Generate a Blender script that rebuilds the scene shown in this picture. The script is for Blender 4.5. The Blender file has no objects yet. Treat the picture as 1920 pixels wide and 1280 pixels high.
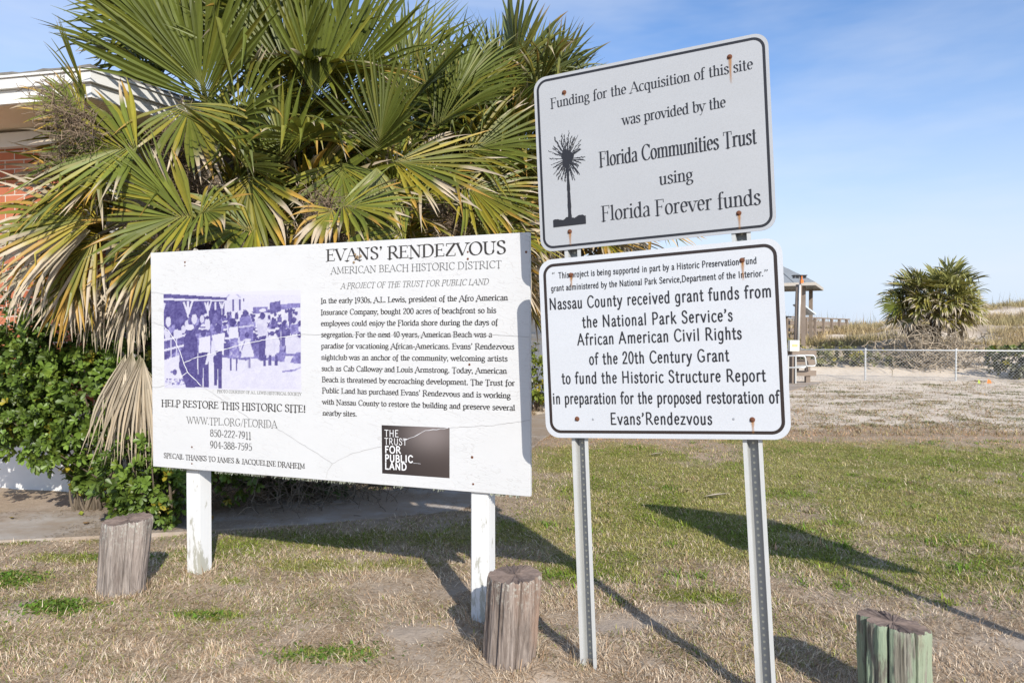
# Roadside information signs in front of a palm thicket, beach dunes behind.
import bpy, bmesh, math, random
import numpy as np
from mathutils import Matrix, Vector

S = bpy.context.scene
COL = S.collection
rad = math.radians
PI = math.pi

# ------------------------------------------------------------------ camera
EYE = 1.42
cam_d = bpy.data.cameras.new("camera")
cam_d.lens = 24.5
cam_d.sensor_width = 36.0
cam_d.clip_start = 0.05
cam_d.clip_end = 3000
cam = bpy.data.objects.new("camera", cam_d)
COL.objects.link(cam)
cam.location = (0, 0, EYE)
cam.rotation_euler = (rad(90) - 0.0139, 0, 0)
S.camera = cam

# ------------------------------------------------------------------ light
SUN_EL, SUN_AZ = 31.0, 20.5          # sun behind the camera, to its right
w = bpy.data.worlds.new("World")
S.world = w
w.use_nodes = True
nt = w.node_tree
nt.nodes.clear()
sky = nt.nodes.new("ShaderNodeTexSky")
sky.sky_type = 'NISHITA'
sky.sun_disc = False
sky.sun_elevation = rad(SUN_EL)
sky.sun_rotation = rad(180 - SUN_AZ)
sky.altitude = 0
sky.air_density = 1.0
sky.dust_density = 0.6
sky.ozone_density = 3.0
bg = nt.nodes.new("ShaderNodeBackground")
bg.inputs[1].default_value = 0.125
wo = nt.nodes.new("ShaderNodeOutputWorld")
# thin high cloud: a faint veil mixed over the sky along its direction vector
tc = nt.nodes.new("ShaderNodeTexCoord")
mp = nt.nodes.new("ShaderNodeMapping")
mp.inputs['Scale'].default_value = (1.2, 1.2, 5.0)
mp.inputs['Rotation'].default_value = (0.25, 0.35, 0.4)
nz = nt.nodes.new("ShaderNodeTexNoise")
nz.inputs['Scale'].default_value = 1.7
nz.inputs['Detail'].default_value = 5
nz.inputs['Roughness'].default_value = 0.55
rp = nt.nodes.new("ShaderNodeValToRGB")
rp.color_ramp.elements[0].position = 0.36
rp.color_ramp.elements[0].color = (0, 0, 0, 1)
rp.color_ramp.elements[1].position = 0.78
rp.color_ramp.elements[1].color = (0.62, 0.62, 0.62, 1)
mxs = nt.nodes.new("ShaderNodeMix")
mxs.data_type = 'RGBA'
mxs.inputs[7].default_value = (6.2, 6.6, 7.3, 1)
nt.links.new(tc.outputs['Generated'], mp.inputs[0])
nt.links.new(mp.outputs[0], nz.inputs['Vector'])
nt.links.new(nz.outputs['Fac'], rp.inputs[0])
nt.links.new(rp.outputs[0], mxs.inputs[0])
hs = nt.nodes.new("ShaderNodeMix")
hs.data_type = 'RGBA'
hs.blend_type = 'MULTIPLY'
hs.inputs[0].default_value = 1.0
hs.inputs[7].default_value = (1.0, 1.22, 1.46, 1)
nt.links.new(sky.outputs[0], hs.inputs[6])
sx = nt.nodes.new("ShaderNodeSeparateXYZ")
nt.links.new(tc.outputs['Generated'], sx.inputs[0])
hr = nt.nodes.new("ShaderNodeValToRGB")
hr.color_ramp.elements[0].position = 0.0
hr.color_ramp.elements[0].color = (0.92, 0.92, 0.92, 1)
hr.color_ramp.elements[1].position = 0.42
hr.color_ramp.elements[1].color = (0, 0, 0, 1)
hr.color_ramp.interpolation = 'EASE'
nt.links.new(sx.outputs[2], hr.inputs[0])
hm_ = nt.nodes.new("ShaderNodeMix")
hm_.data_type = 'RGBA'
hm_.inputs[7].default_value = (5.3, 6.0, 7.2, 1)
nt.links.new(hr.outputs[0], hm_.inputs[0])
nt.links.new(hs.outputs[2], hm_.inputs[6])
nt.links.new(hm_.outputs[2], mxs.inputs[6])
nt.links.new(mxs.outputs[2], bg.inputs[0])
nt.links.new(bg.outputs[0], wo.inputs[0])

sd = bpy.data.lights.new("sun", 'SUN')
sd.energy = 4.9
sd.angle = rad(0.53)
sd.color = (1.0, 0.945, 0.865)
sun = bpy.data.objects.new("sun", sd)
COL.objects.link(sun)
to_sun = Vector((math.sin(rad(SUN_AZ)) * math.cos(rad(SUN_EL)),
                 -math.cos(rad(SUN_AZ)) * math.cos(rad(SUN_EL)), math.sin(rad(SUN_EL))))
sun.rotation_euler = to_sun.to_track_quat('Z', 'Y').to_euler()
sun.location = to_sun * 30

vs = S.view_settings
vs.view_transform = 'Standard'
vs.look = 'None'
vs.exposure = 0.15
vs.gamma = 1.0
S.cycles.max_bounces = 6
S.cycles.diffuse_bounces = 3
S.cycles.transparent_max_bounces = 8

# ------------------------------------------------------------------ helpers
rng = np.random.default_rng(7)

def A3(*v):
    return np.array(v, float)

def nrm(v):
    v = np.asarray(v, float)
    n = np.linalg.norm(v, axis=-1, keepdims=True)
    return v / np.maximum(n, 1e-9)

class MB:
    """Collects arrays of vertices, quads, tris and vertex colours into ONE mesh object."""
    def __init__(s):
        s.v, s.q, s.t, s.c, s.n = [], [], [], [], 0
    def add(s, v, quads=None, tris=None, col=None):
        v = np.asarray(v, float).reshape(-1, 3)
        s.v.append(v)
        if quads is not None and len(quads):
            s.q.append(np.asarray(quads, int).reshape(-1, 4) + s.n)
        if tris is not None and len(tris):
            s.t.append(np.asarray(tris, int).reshape(-1, 3) + s.n)
        if col is None:
            col = np.ones(3)
        col = np.asarray(col, float)
        if col.ndim == 1:
            col = np.tile(col[:3], (len(v), 1))
        s.c.append(col[:, :3])
        s.n += len(v)
    def box(s, c, size, col=None, R=None):
        x, y, z = np.asarray(size, float) / 2
        v = np.array([[i, j, k] for i in (-x, x) for j in (-y, y) for k in (-z, z)])
        if R is not None:
            v = v @ np.asarray(R, float).T
        s.add(v + np.asarray(c, float), [[0, 1, 3, 2], [4, 6, 7, 5], [0, 4, 5, 1], [2, 3, 7, 6], [0, 2, 6, 4], [1, 5, 7, 3]], col=col)
    def tube(s, pts, r, k=6, col=None, caps=True):
        pts = np.asarray(pts, float)
        n = len(pts)
        r = np.broadcast_to(np.asarray(r, float), (n,))
        t = np.gradient(pts, axis=0)
        t = nrm(t)
        ref = A3(0, 0, 1) if abs(t[0][2]) < 0.9 else A3(1, 0, 0)
        a = nrm(np.cross(t, ref))
        b = np.cross(t, a)
        an = np.arange(k) * 2 * PI / k
        v = pts[:, None] + r[:, None, None] * (np.cos(an)[None, :, None] * a[:, None] + np.sin(an)[None, :, None] * b[:, None])
        v = v.reshape(-1, 3)
        q = []
        for i in range(n - 1):
            for j in range(k):
                q.append([i * k + j, i * k + (j + 1) % k, (i + 1) * k + (j + 1) % k, (i + 1) * k + j])
        tr = []
        if caps:
            v = np.vstack([v, pts[:1], pts[-1:]])
            for j in range(k):
                tr.append([n * k, (j + 1) % k, j])
                tr.append([n * k + 1, (n - 1) * k + j, (n - 1) * k + (j + 1) % k])
        if col is not None:
            col = np.asarray(col, float)
            if col.ndim == 2:
                col = np.repeat(col, k, axis=0)
                if caps:
                    col = np.vstack([col, col[:1], col[-1:]])
        s.add(v, q, tr, col)
    def build(s, name, mat, parent=None, smooth=False, mw=None):
        v = np.vstack(s.v)
        q = np.vstack(s.q) if s.q else np.zeros((0, 4), int)
        t = np.vstack(s.t) if s.t else np.zeros((0, 3), int)
        me = bpy.data.meshes.new(name)
        me.vertices.add(len(v))
        me.vertices.foreach_set("co", v.astype(np.float32).ravel())
        nl = 4 * len(q) + 3 * len(t)
        me.loops.add(nl)
        me.loops.foreach_set("vertex_index", np.concatenate([q.ravel(), t.ravel()]).astype(np.int32))
        me.polygons.add(len(q) + len(t))
        st = np.concatenate([np.arange(len(q)) * 4, 4 * len(q) + np.arange(len(t)) * 3]).astype(np.int32)
        me.polygons.foreach_set("loop_start", st)
        me.polygons.foreach_set("use_smooth", np.full(len(q) + len(t), bool(smooth)))
        me.update(calc_edges=True)
        ca = me.color_attributes.new("tint", 'FLOAT_COLOR', 'POINT')
        c4 = np.ones((len(v), 4), np.float32)
        c4[:, :3] = np.vstack(s.c)
        ca.data.foreach_set("color", c4.ravel())
        me.validate()
        return link(name, me, mat, parent, mw)

def link(name, me, mat, parent=None, mw=None):
    o = bpy.data.objects.new(name, me)
    COL.objects.link(o)
    if mat is not None:
        me.materials.append(mat)
    put(o, parent, mw)
    return o

def world_of(o):
    m = Matrix(o.matrix_basis)
    return m if o.parent is None else world_of(o.parent) @ o.matrix_parent_inverse @ m

def put(o, parent=None, mw=None):
    """World placement mw, parented without moving."""
    if mw is not None:
        o.matrix_basis = mw
    if parent is not None:
        o.parent = parent
        o.matrix_parent_inverse = world_of(parent).inverted()

def bm_obj(name, bm, mat, parent=None, mw=None, smooth=False, bevel=0):
    if bevel:
        bmesh.ops.bevel(bm, geom=bm.edges[:], offset=bevel, segments=2, affect='EDGES', profile=0.6)
    me = bpy.data.meshes.new(name)
    if smooth:
        for f in bm.faces:
            f.smooth = True
    bm.to_mesh(me)
    bm.free()
    return link(name, me, mat, parent, mw)

def box_obj(name, size, c, mat, parent=None, mw=None, bevel=0.004):
    bm = bmesh.new()
    bmesh.ops.create_cube(bm, size=1, matrix=Matrix.Translation(c) @ Matrix.Diagonal((*size, 1)))
    return bm_obj(name, bm, mat, parent, mw, bevel=bevel)

def empty(name, loc, rz=0):
    o = bpy.data.objects.new(name, None)
    o.empty_display_size = 0.2
    COL.objects.link(o)
    o.location = loc
    o.rotation_euler = (0, 0, rz)
    o.matrix_basis = Matrix.Translation(loc) @ Matrix.Rotation(rz, 4, 'Z')
    return o

def tag(o, label=None, cat=None, group=None, kind=None):
    if label: o["label"] = label
    if cat: o["category"] = cat
    if group: o["group"] = group
    if kind: o["kind"] = kind
    return o

# lattice noise on arrays, 0..1
_h = np.random.default_rng(99).random((256, 256))
def vnoise(x, y, sc=1.0):
    x = np.asarray(x, float) * sc + 1000.0
    y = np.asarray(y, float) * sc + 1000.0
    i, j = np.floor(x).astype(int), np.floor(y).astype(int)
    fx, fy = x - i, y - j
    fx, fy = fx * fx * (3 - 2 * fx), fy * fy * (3 - 2 * fy)
    g = lambda a, b: _h[a % 256, b % 256]
    return (g(i, j) * (1 - fx) + g(i + 1, j) * fx) * (1 - fy) + (g(i, j + 1) * (1 - fx) + g(i + 1, j + 1) * fx) * fy
def fbm(x, y, sc=1.0, o=4):
    r, a, t = 0, 1.0, 0
    for k in range(o):
        r = r + a * vnoise(np.asarray(x) + 17.3 * k, np.asarray(y) - 9.1 * k, sc * 2 ** k)
        t += a
        a *= 0.55
    return r / t
def sstep(a, b, x):
    t = np.clip((np.asarray(x, float) - a) / (b - a), 0, 1)
    return t * t * (3 - 2 * t)

# ------------------------------------------------------------------ materials
class NM:
    """Small node-material builder."""
    def __init__(s, name, rough=0.7, spec=0.3, metal=0.0):
        s.m = bpy.data.materials.new(name)
        s.m.use_nodes = True
        s.t = s.m.node_tree
        s.p = s.t.nodes["Principled BSDF"]
        s.out = s.t.nodes["Material Output"]
        s.p.inputs["Roughness"].default_value = rough
        s.p.inputs["Specular IOR Level"].default_value = spec
        s.p.inputs["Metallic"].default_value = metal
    def n(s, typ, **kw):
        nd = s.t.nodes.new(typ)
        for k, v in kw.items():
            setattr(nd, k, v)
        return nd
    def l(s, a, b):
        s.t.links.new(a, b)
    def coord(s, scale=(1, 1, 1), kind='Object', rot=(0, 0, 0)):
        c = s.n("ShaderNodeTexCoord")
        m = s.n("ShaderNodeMapping")
        m.inputs['Scale'].default_value = scale
        m.inputs['Rotation'].default_value = rot
        s.l(c.outputs[kind], m.inputs[0])
        return m.outputs[0]
    def noise(s, vec, scale=5, detail=4, rough=0.55, dist=0):
        n = s.n("ShaderNodeTexNoise")
        n.inputs['Scale'].default_value = scale
        n.inputs['Detail'].default_value = detail
        n.inputs['Roughness'].default_value = rough
        n.inputs['Distortion'].default_value = dist
        if vec is not None:
            s.l(vec, n.inputs['Vector'])
        return n.outputs['Fac']
    def ramp(s, fac, stops):
        r = s.n("ShaderNodeValToRGB")
        e = r.color_ramp.elements
        while len(e) < len(stops):
            e.new(0.5)
        for el, (p, c) in zip(e, stops):
            el.position = p
            el.color = (*c, 1) if not np.isscalar(c) else (c, c, c, 1)
        s.l(fac, r.inputs[0])
        return r.outputs[0]
    def mix(s, fac, a, b, mode='MIX'):
        m = s.n("ShaderNodeMix", data_type='RGBA', blend_type=mode)
        for sock, v in ((m.inputs[0], fac), (m.inputs[6], a), (m.inputs[7], b)):
            if isinstance(v, (int, float)):
                sock.default_value = v
            elif isinstance(v, (tuple, list)):
                sock.default_value = (*v[:3], 1)
            else:
                s.l(v, sock)
        return m.outputs[2]
    def math(s, op, a, b=None):
        m = s.n("ShaderNodeMath", operation=op)
        for sock, v in ((m.inputs[0], a), (m.inputs[1], b)):
            if v is None: continue
            if isinstance(v, (int, float)): sock.default_value = v
            else: s.l(v, sock)
        return m.outputs[0]
    def attr(s):
        a = s.n("ShaderNodeAttribute", attribute_name="tint")
        return a.outputs['Color']
    def base(s, c):
        if isinstance(c, (tuple, list)):
            s.p.inputs["Base Color"].default_value = (*c[:3], 1)
        else:
            s.l(c, s.p.inputs["Base Color"])
        return s
    def bump(s, h, strength=0.3, dist=0.01):
        b = s.n("ShaderNodeBump")
        b.inputs['Strength'].default_value = strength
        b.inputs['Distance'].default_value = dist
        s.l(h, b.inputs['Height'])
        s.l(b.outputs[0], s.p.inputs['Normal'])
        return s

def plain(name, c, rough=0.7, spec=0.3, metal=0.0, var=0.12, sc=6):
    k = NM(name, rough, spec, metal)
    n = k.noise(k.coord(), sc, 5)
    k.base(k.mix(n, tuple(x * (1 - var) for x in c), tuple(min(1, x * (1 + var)) for x in c)))
    return k.m

def leafy(name, rough=0.5, spec=0.35, trans=0.25):
    k = NM(name, rough, spec)
    a = k.attr()
    n = k.noise(k.coord(), 14, 3)
    c = k.mix(0.55, a, k.mix(n, (0.55, 0.55, 0.5), (1.25, 1.25, 1.2)), 'MULTIPLY')
    k.base(c)
    if trans:
        tr = k.n("ShaderNodeBsdfTranslucent")
        k.l(c, tr.inputs[0])
        mx = k.n("ShaderNodeMixShader")
        mx.inputs[0].default_value = trans
        k.l(k.p.outputs[0], mx.inputs[1])
        k.l(tr.outputs[0], mx.inputs[2])
        k.l(mx.outputs[0], k.out.inputs[0])
    return k.m

M = {}
M['palm_leaf'] = leafy("palm_leaf", 0.46, 0.28, 0.12)
M['dead_leaf'] = leafy("dead_leaf", 0.8, 0.15, 0.12)
M['shrub_leaf'] = leafy("shrub_leaf", 0.42, 0.4, 0.22)
M['grass'] = leafy("grass_blades", 0.75, 0.15, 0.15)
M['twig'] = leafy("twig", 0.85, 0.1, 0)

def bark():
    k = NM("palm_bark", 0.9, 0.1)
    n = k.noise(k.coord((9, 9, 4)), 3, 6, 0.7)
    k.base(k.ramp(n, [(0.3, (0.06, 0.045, 0.03)), (0.7, (0.28, 0.22, 0.16))])).bump(n, 0.8, 0.03)
    return k.m
M['bark'] = bark()

def board_white():
    k = NM("cracked_white_paint", 0.45, 0.35)
    co = k.coord((1, 1, 1))
    v = k.n("ShaderNodeTexVoronoi", feature='DISTANCE_TO_EDGE')
    v.inputs['Scale'].default_value = 1
    wob = k.noise(k.coord((6, 14, 1)), 1, 3)
    cv = k.n("ShaderNodeVectorMath", operation='ADD')
    m = k.coord((13, 62, 1))
    k.l(m, cv.inputs[0])
    wv = k.n("ShaderNodeCombineXYZ")
    k.l(k.math('MULTIPLY', wob, 3.5), wv.inputs[0])
    k.l(k.math('MULTIPLY', wob, -5.0), wv.inputs[1])
    k.l(wv.outputs[0], cv.inputs[1])
    k.l(cv.outputs[0], v.inputs['Vector'])
    line = k.ramp(v.outputs['Distance'], [(0.0, 1.0), (0.035, 0.0)])
    patch = k.ramp(k.noise(co, 3.2, 3), [(0.38, 0.0), (0.60, 1.0)])
    fac = k.math('MULTIPLY', line, patch)
    dirt = k.noise(k.coord((3, 7, 1)), 1.6, 5, 0.6)
    c = k.mix(dirt, (0.575, 0.578, 0.572), (0.635, 0.637, 0.632))
    c = k.mix(k.math('MULTIPLY', fac, 0.45), c, (0.42, 0.40, 0.38))
    # fine freckles of grime
    sp = k.ramp(k.noise(co, 140, 2), [(0.70, 0.0), (0.78, 1.0)])
    c = k.mix(k.math('MULTIPLY', sp, 0.22), c, (0.4, 0.38, 0.34))
    k.base(c).bump(k.math('MULTIPLY', fac, -1.0), 0.25, 0.002)
    return k.m
M['board'] = board_white()

def flat(name, c, rough=0.5, spec=0.25):
    return NM(name, rough, spec).base(c).m
def ink(name, a, b):
    k = NM(name, 0.55, 0.25)
    k.base(k.mix(k.noise(k.coord(), 60, 3), a, b))
    return k.m
M['ink'] = ink("faded_black_ink", (0.022, 0.020, 0.019), (0.06, 0.055, 0.052))
M['ink_thin'] = ink("weathered_grey_ink", (0.07, 0.07, 0.07), (0.17, 0.17, 0.165))
M['ink_body'] = ink("body_text_ink", (0.028, 0.026, 0.025), (0.075, 0.07, 0.068))
M['white_ink'] = flat("white_print", (0.72, 0.72, 0.72))
M['crack'] = flat("crack_grey", (0.38, 0.37, 0.36))
M['crack_white'] = flat("crack_white", (0.74, 0.74, 0.76))
M['black_sheeting'] = flat("black_sheeting", (0.022, 0.022, 0.026), 0.4, 0.4)
M['brown_black_sheeting'] = flat("brown_black_sheeting", (0.03, 0.021, 0.018), 0.4, 0.4)

def tinted(name, rough=0.6, spec=0.2):
    k = NM(name, rough, spec)
    k.base(k.attr())
    return k.m
M['print'] = tinted("photo_print", 0.5, 0.25)
M['tinted'] = tinted("tinted_surface", 0.8, 0.2)

def sheet(name, c):
    k = NM(name, 0.42, 0.35)
    n = k.noise(k.coord((2, 5, 1)), 1.5, 4)
    c1 = k.mix(n, tuple(x * 0.94 for x in c), tuple(x * 1.05 for x in c))
    hx = k.n("ShaderNodeTexVoronoi")
    hx.inputs['Scale'].default_value = 190
    k.l(k.coord(), hx.inputs['Vector'])
    c1 = k.mix(k.ramp(hx.outputs['Distance'], [(0.35, 0.0), (0.75, 0.12)]), c1, tuple(x * 0.6 for x in c))
    k.base(c1)
    return k.m
M['sheet_grey'] = sheet("grey_white_sheeting", (0.415, 0.428, 0.442))
M['sheet_white'] = sheet("white_sheeting", (0.555, 0.575, 0.60))

def rust_streak():
    k = NM("rust_streak", 0.8, 0.1)
    a = k.attr()
    sep = k.n("ShaderNodeSeparateColor")
    k.l(a, sep.inputs[0])
    n = k.noise(k.coord((240, 18, 1)), 1, 3)
    k.base(k.mix(n, (0.55, 0.27, 0.05), (0.36, 0.13, 0.03)))
    tr = k.n("ShaderNodeBsdfTransparent")
    mx = k.n("ShaderNodeMixShader")
    f = k.math('MULTIPLY', sep.outputs[0], k.math('ADD', k.math('MULTIPLY', n, 1.1), 0.15))
    f.node.use_clamp = True
    k.l(f, mx.inputs[0])
    k.l(tr.outputs[0], mx.inputs[1])
    k.l(k.p.outputs[0], mx.inputs[2])
    k.l(mx.outputs[0], k.out.inputs[0])
    return k.m
M['rust_streak'] = rust_streak()
M['rust'] = plain("rusty_bolt", (0.16, 0.065, 0.035), 0.75, 0.3, 0.2, 0.5, 120)
M['rivet'] = plain("zinc_rivet", (0.42, 0.43, 0.45), 0.4, 0.5, 0.5)
M['galv'] = plain("galvanised_steel", (0.53, 0.54, 0.53), 0.5, 0.45, 0.25, 0.14, 30)
M['galv_dark'] = plain("hole_rim_zinc", (0.62, 0.60, 0.48), 0.5, 0.4, 0.2, 0.3, 90)

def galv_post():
    k = NM("weathered_zinc_shaded_back", 0.55, 0.35, 0.1)
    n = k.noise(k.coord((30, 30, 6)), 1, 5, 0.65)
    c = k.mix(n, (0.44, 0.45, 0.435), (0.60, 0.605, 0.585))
    k.base(k.mix(1.0, c, k.attr(), 'MULTIPLY'))  # vertex tint multiplies in the painted shade of the channel back
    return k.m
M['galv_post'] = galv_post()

def weathered(name, lo, hi, streak, paint=None):
    k = NM(name, 0.9, 0.12)
    g = k.noise(k.coord((34, 34, 2.2)), 1.0, 7, 0.68)
    f = k.noise(k.coord((150, 150, 5)), 1.0, 4, 0.6)
    c = k.ramp(g, [(0.30, lo), (0.55, tuple((a + b) / 2 for a, b in zip(lo, hi))), (0.74, hi)])
    c = k.mix(k.ramp(f, [(0.35, 0.55), (0.6, 0.0)]), c, tuple(x * 0.35 for x in lo))
    rn = k.noise(k.coord((11, 11, 1.3)), 1.0, 3)
    c = k.mix(k.ramp(rn, [(0.55, 0.0), (0.72, 0.75)]), c, streak)
    if paint:
        pn = k.noise(k.coord((16, 16, 2.6)), 1.0, 6, 0.7)
        c = k.mix(k.ramp(pn, [(0.46, 0.0), (0.54, 0.85)]), c, k.mix(rn, paint[0], paint[1]))
    else:
        ln = k.noise(k.coord((60, 60, 40)), 1.0, 4, 0.7)
        z = k.n("ShaderNodeSeparateXYZ")
        k.l(k.coord(), z.inputs[0])
        up = k.ramp(z.outputs[2], [(0.22, 0.0), (0.40, 1.0)])
        c = k.mix(k.math('MULTIPLY', k.ramp(ln, [(0.52, 0.0), (0.6, 0.8)]), up), c, (0.46, 0.46, 0.40))
    c = k.mix(1.0, c, k.attr(), 'MULTIPLY')
    k.base(c).bump(k.math('ADD', g, k.math('MULTIPLY', f, 0.5)), 0.75, 0.012)
    return k.m
M['stump_grey'] = weathered("grey_timber", (0.17, 0.135, 0.115), (0.50, 0.44, 0.39), (0.36, 0.30, 0.26))
M['stump_brown'] = weathered("brown_timber", (0.14, 0.105, 0.085), (0.45, 0.385, 0.335), (0.34, 0.22, 0.155))
M['stump_green'] = weathered("green_painted_timber", (0.12, 0.11, 0.085), (0.38, 0.36, 0.30), (0.26, 0.20, 0.14), ((0.19, 0.30, 0.20), (0.37, 0.38, 0.27)))
M['end_grain'] = plain("end_grain", (0.17, 0.13, 0.11), 0.95, 0.1, 0, 0.6, 40)
M['groove'] = flat("split_in_wood", (0.02, 0.016, 0.013), 0.95, 0.05)
M['grey_wood'] = plain("grey_boardwalk_timber", (0.25, 0.20, 0.16), 0.9, 0.1, 0, 0.3, 5)

def white_post():
    k = NM("peeling_white_paint", 0.7, 0.2)
    g = k.noise(k.coord((22, 22, 1.4)), 1.0, 6, 0.65)
    c = k.mix(g, (0.60, 0.60, 0.58), (0.77, 0.77, 0.76))
    z = k.n("ShaderNodeSeparateXYZ")
    k.l(k.coord(), z.inputs[0])
    low = k.ramp(z.outputs[2], [(0.0, 0.95), (0.30, 0.12), (0.75, 0.05)])
    pn = k.noise(k.coord((28, 28, 7)), 1.0, 5, 0.7)
    wear = k.ramp(k.math('ADD', pn, k.math('MULTIPLY', low, 0.16)), [(0.60, 0.0), (0.68, 0.85)])
    c = k.mix(wear, c, (0.36, 0.35, 0.28))
    cr = k.ramp(k.noise(k.coord((95, 95, 1.1)), 1.0, 3), [(0.68, 0.0), (0.72, 0.55)])
    c = k.mix(cr, c, (0.25, 0.24, 0.21))
    k.base(c).bump(g, 0.3, 0.006)
    return k.m
M['white_post'] = white_post()
M['white_trim'] = plain("white_trim_paint", (0.70, 0.69, 0.65), 0.5, 0.3, 0, 0.08, 3)
M['stucco'] = plain("white_stucco", (0.76, 0.745, 0.71), 0.85, 0.15, 0, 0.07, 4)
M['soffit'] = plain("cream_soffit", (0.80, 0.69, 0.53), 0.7, 0.2, 0, 0.06, 3)
M['shingle'] = plain("grey_shingle", (0.20, 0.19, 0.17), 0.9, 0.1, 0, 0.4, 14)
M['metal_roof'] = plain("blue_grey_metal_roof", (0.30, 0.315, 0.315), 0.5, 0.35, 0.2, 0.15, 2)
M['aluminium'] = plain("pale_pipe", (0.66, 0.66, 0.63), 0.4, 0.4, 0.3, 0.05)
M['black_metal'] = flat("black_metal", (0.02, 0.02, 0.022), 0.5, 0.4)
M['orange'] = flat("orange_plastic", (0.70, 0.20, 0.04), 0.6, 0.3)
M['lime'] = flat("lime_plastic", (0.50, 0.62, 0.10), 0.6, 0.3)
M['cabinet'] = plain("pale_cabinet", (0.66, 0.66, 0.58), 0.5, 0.3, 0, 0.05)
M['back_of_sign'] = plain("aluminium_back", (0.42, 0.42, 0.42), 0.45, 0.4, 0.4)

def brick():
    k = NM("red_brick", 0.9, 0.12)
    c = k.n("ShaderNodeTexCoord")
    sp = k.n("ShaderNodeSeparateXYZ")
    k.l(c.outputs['Object'], sp.inputs[0])
    cb = k.n("ShaderNodeCombineXYZ")
    k.l(sp.outputs[0], cb.inputs[0])
    k.l(sp.outputs[2], cb.inputs[1])
    b = k.n("ShaderNodeTexBrick")
    b.inputs['Scale'].default_value = 1
    b.inputs['Brick Width'].default_value = 0.205
    b.inputs['Row Height'].default_value = 0.078
    b.inputs['Mortar Size'].default_value = 0.0055
    b.inputs['Mortar Smooth'].default_value = 0.2
    b.inputs['Bias'].default_value = -0.1
    b.inputs['Color1'].default_value = (0.40, 0.125, 0.065, 1)
    b.inputs['Color2'].default_value = (0.50, 0.19, 0.105, 1)
    b.inputs['Mortar'].default_value = (0.60, 0.52, 0.44, 1)
    k.l(cb.outputs[0], b.inputs['Vector'])
    n = k.noise(k.coord(), 22, 4)
    col = k.mix(0.35, b.outputs['Color'], k.mix(n, (0.7, 0.7, 0.7), (1.25, 1.2, 1.15)), 'MULTIPLY')
    k.base(col).bump(k.math('SUBTRACT', 1.0, b.outputs['Fac']), 0.6, 0.006)
    return k.m
M['brick'] = brick()

def concrete():
    k = NM("old_concrete", 0.9, 0.15)
    n = k.noise(k.coord(), 2.2, 6, 0.65)
    c = k.ramp(n, [(0.3, (0.34, 0.30, 0.26)), (0.7, (0.50, 0.46, 0.415))])
    s2 = k.ramp(k.noise(k.coord(), 60, 3), [(0.6, 0.0), (0.75, 0.5)])
    c = k.mix(k.ramp(k.noise(k.coord((1, 1.6, 1)), 1.3, 6, 0.7), [(0.32, 0.0), (0.54, 0.92)]), c, (0.32, 0.25, 0.185))
    k.base(k.mix(s2, c, (0.14, 0.12, 0.10))).bump(n, 0.2, 0.01)
    return k.m
M['concrete'] = concrete()

def ground_mat():
    # vertex tint: R = lawn green, G = dry thatch, B = bare sand; what is left is soil
    k = NM("ground", 0.95, 0.08)
    sep = k.n("ShaderNodeSeparateColor")
    k.l(k.attr(), sep.inputs[0])
    co = k.coord()
    n1 = k.noise(co, 7, 6, 0.7)
    n2 = k.noise(co, 45, 5, 0.7)
    n3 = k.noise(co, 1.6, 5, 0.6)
    soil = k.mix(n2, (0.25, 0.19, 0.14), (0.50, 0.41, 0.32))
    soil = k.mix(k.ramp(n1, [(0.4, 0.0), (0.7, 0.6)]), soil, (0.50, 0.42, 0.34))
    th = k.mix(n2, (0.21, 0.15, 0.095), (0.52, 0.415, 0.295))
    gr = k.mix(n2, (0.15, 0.155, 0.042), (0.34, 0.31, 0.11))
    gr = k.mix(k.ramp(n1, [(0.5, 0.0), (0.75, 0.7)]), gr, (0.42, 0.34, 0.19))
    sa = k.mix(n2, (0.56, 0.465, 0.355), (0.76, 0.655, 0.53))
    sa = k.mix(k.ramp(n1, [(0.52, 0.0), (0.70, 0.55)]), sa, (0.42, 0.325, 0.205))
    c = k.mix(sep.outputs[1], soil, th)
    c = k.mix(sep.outputs[2], c, sa)
    jig = k.math('ADD', sep.outputs[0], k.math('MULTIPLY', k.math('SUBTRACT', n3, 0.5), 0.5))
    jig.node.use_clamp = True
    gfac = k.math('MULTIPLY', k.ramp(jig, [(0.25, 0.0), (0.6, 1.0)]), 1.0)
    c = k.mix(gfac, c, gr)
    k.base(c).bump(n2, 0.5, 0.02)
    return k.m
M['ground'] = ground_mat()

# ------------------------------------------------------------------ stroke lettering
# Every letter is a few pen strokes (cap height 100). Roman letters are drawn with a broad nib
# and serifs, road-sign letters with an even stroke.
def EA(cx, cy, rx, ry, a0, a1):
    n = max(4, int(abs(a1 - a0) / 18) + 1)
    return [(cx + rx * math.cos(rad(a)), cy + ry * math.sin(rad(a))) for a in np.linspace(a0, a1, n)]
def CR(*p):
    p = [np.array(q, float) for q in p]
    p = [2 * p[0] - p[1]] + p + [2 * p[-1] - p[-2]]
    out = []
    for i in range(1, len(p) - 2):
        for t in np.linspace(0, 1, 6)[:-1]:
            a, b, c, d = p[i - 1], p[i], p[i + 1], p[i + 2]
            out.append(tuple(0.5 * (2 * b + (c - a) * t + (2 * a - 5 * b + 4 * c - d) * t * t + (3 * b - a - 3 * c + d) * t ** 3)))
    out.append(tuple(p[-2]))
    return out
X = 66   # x-height
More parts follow.
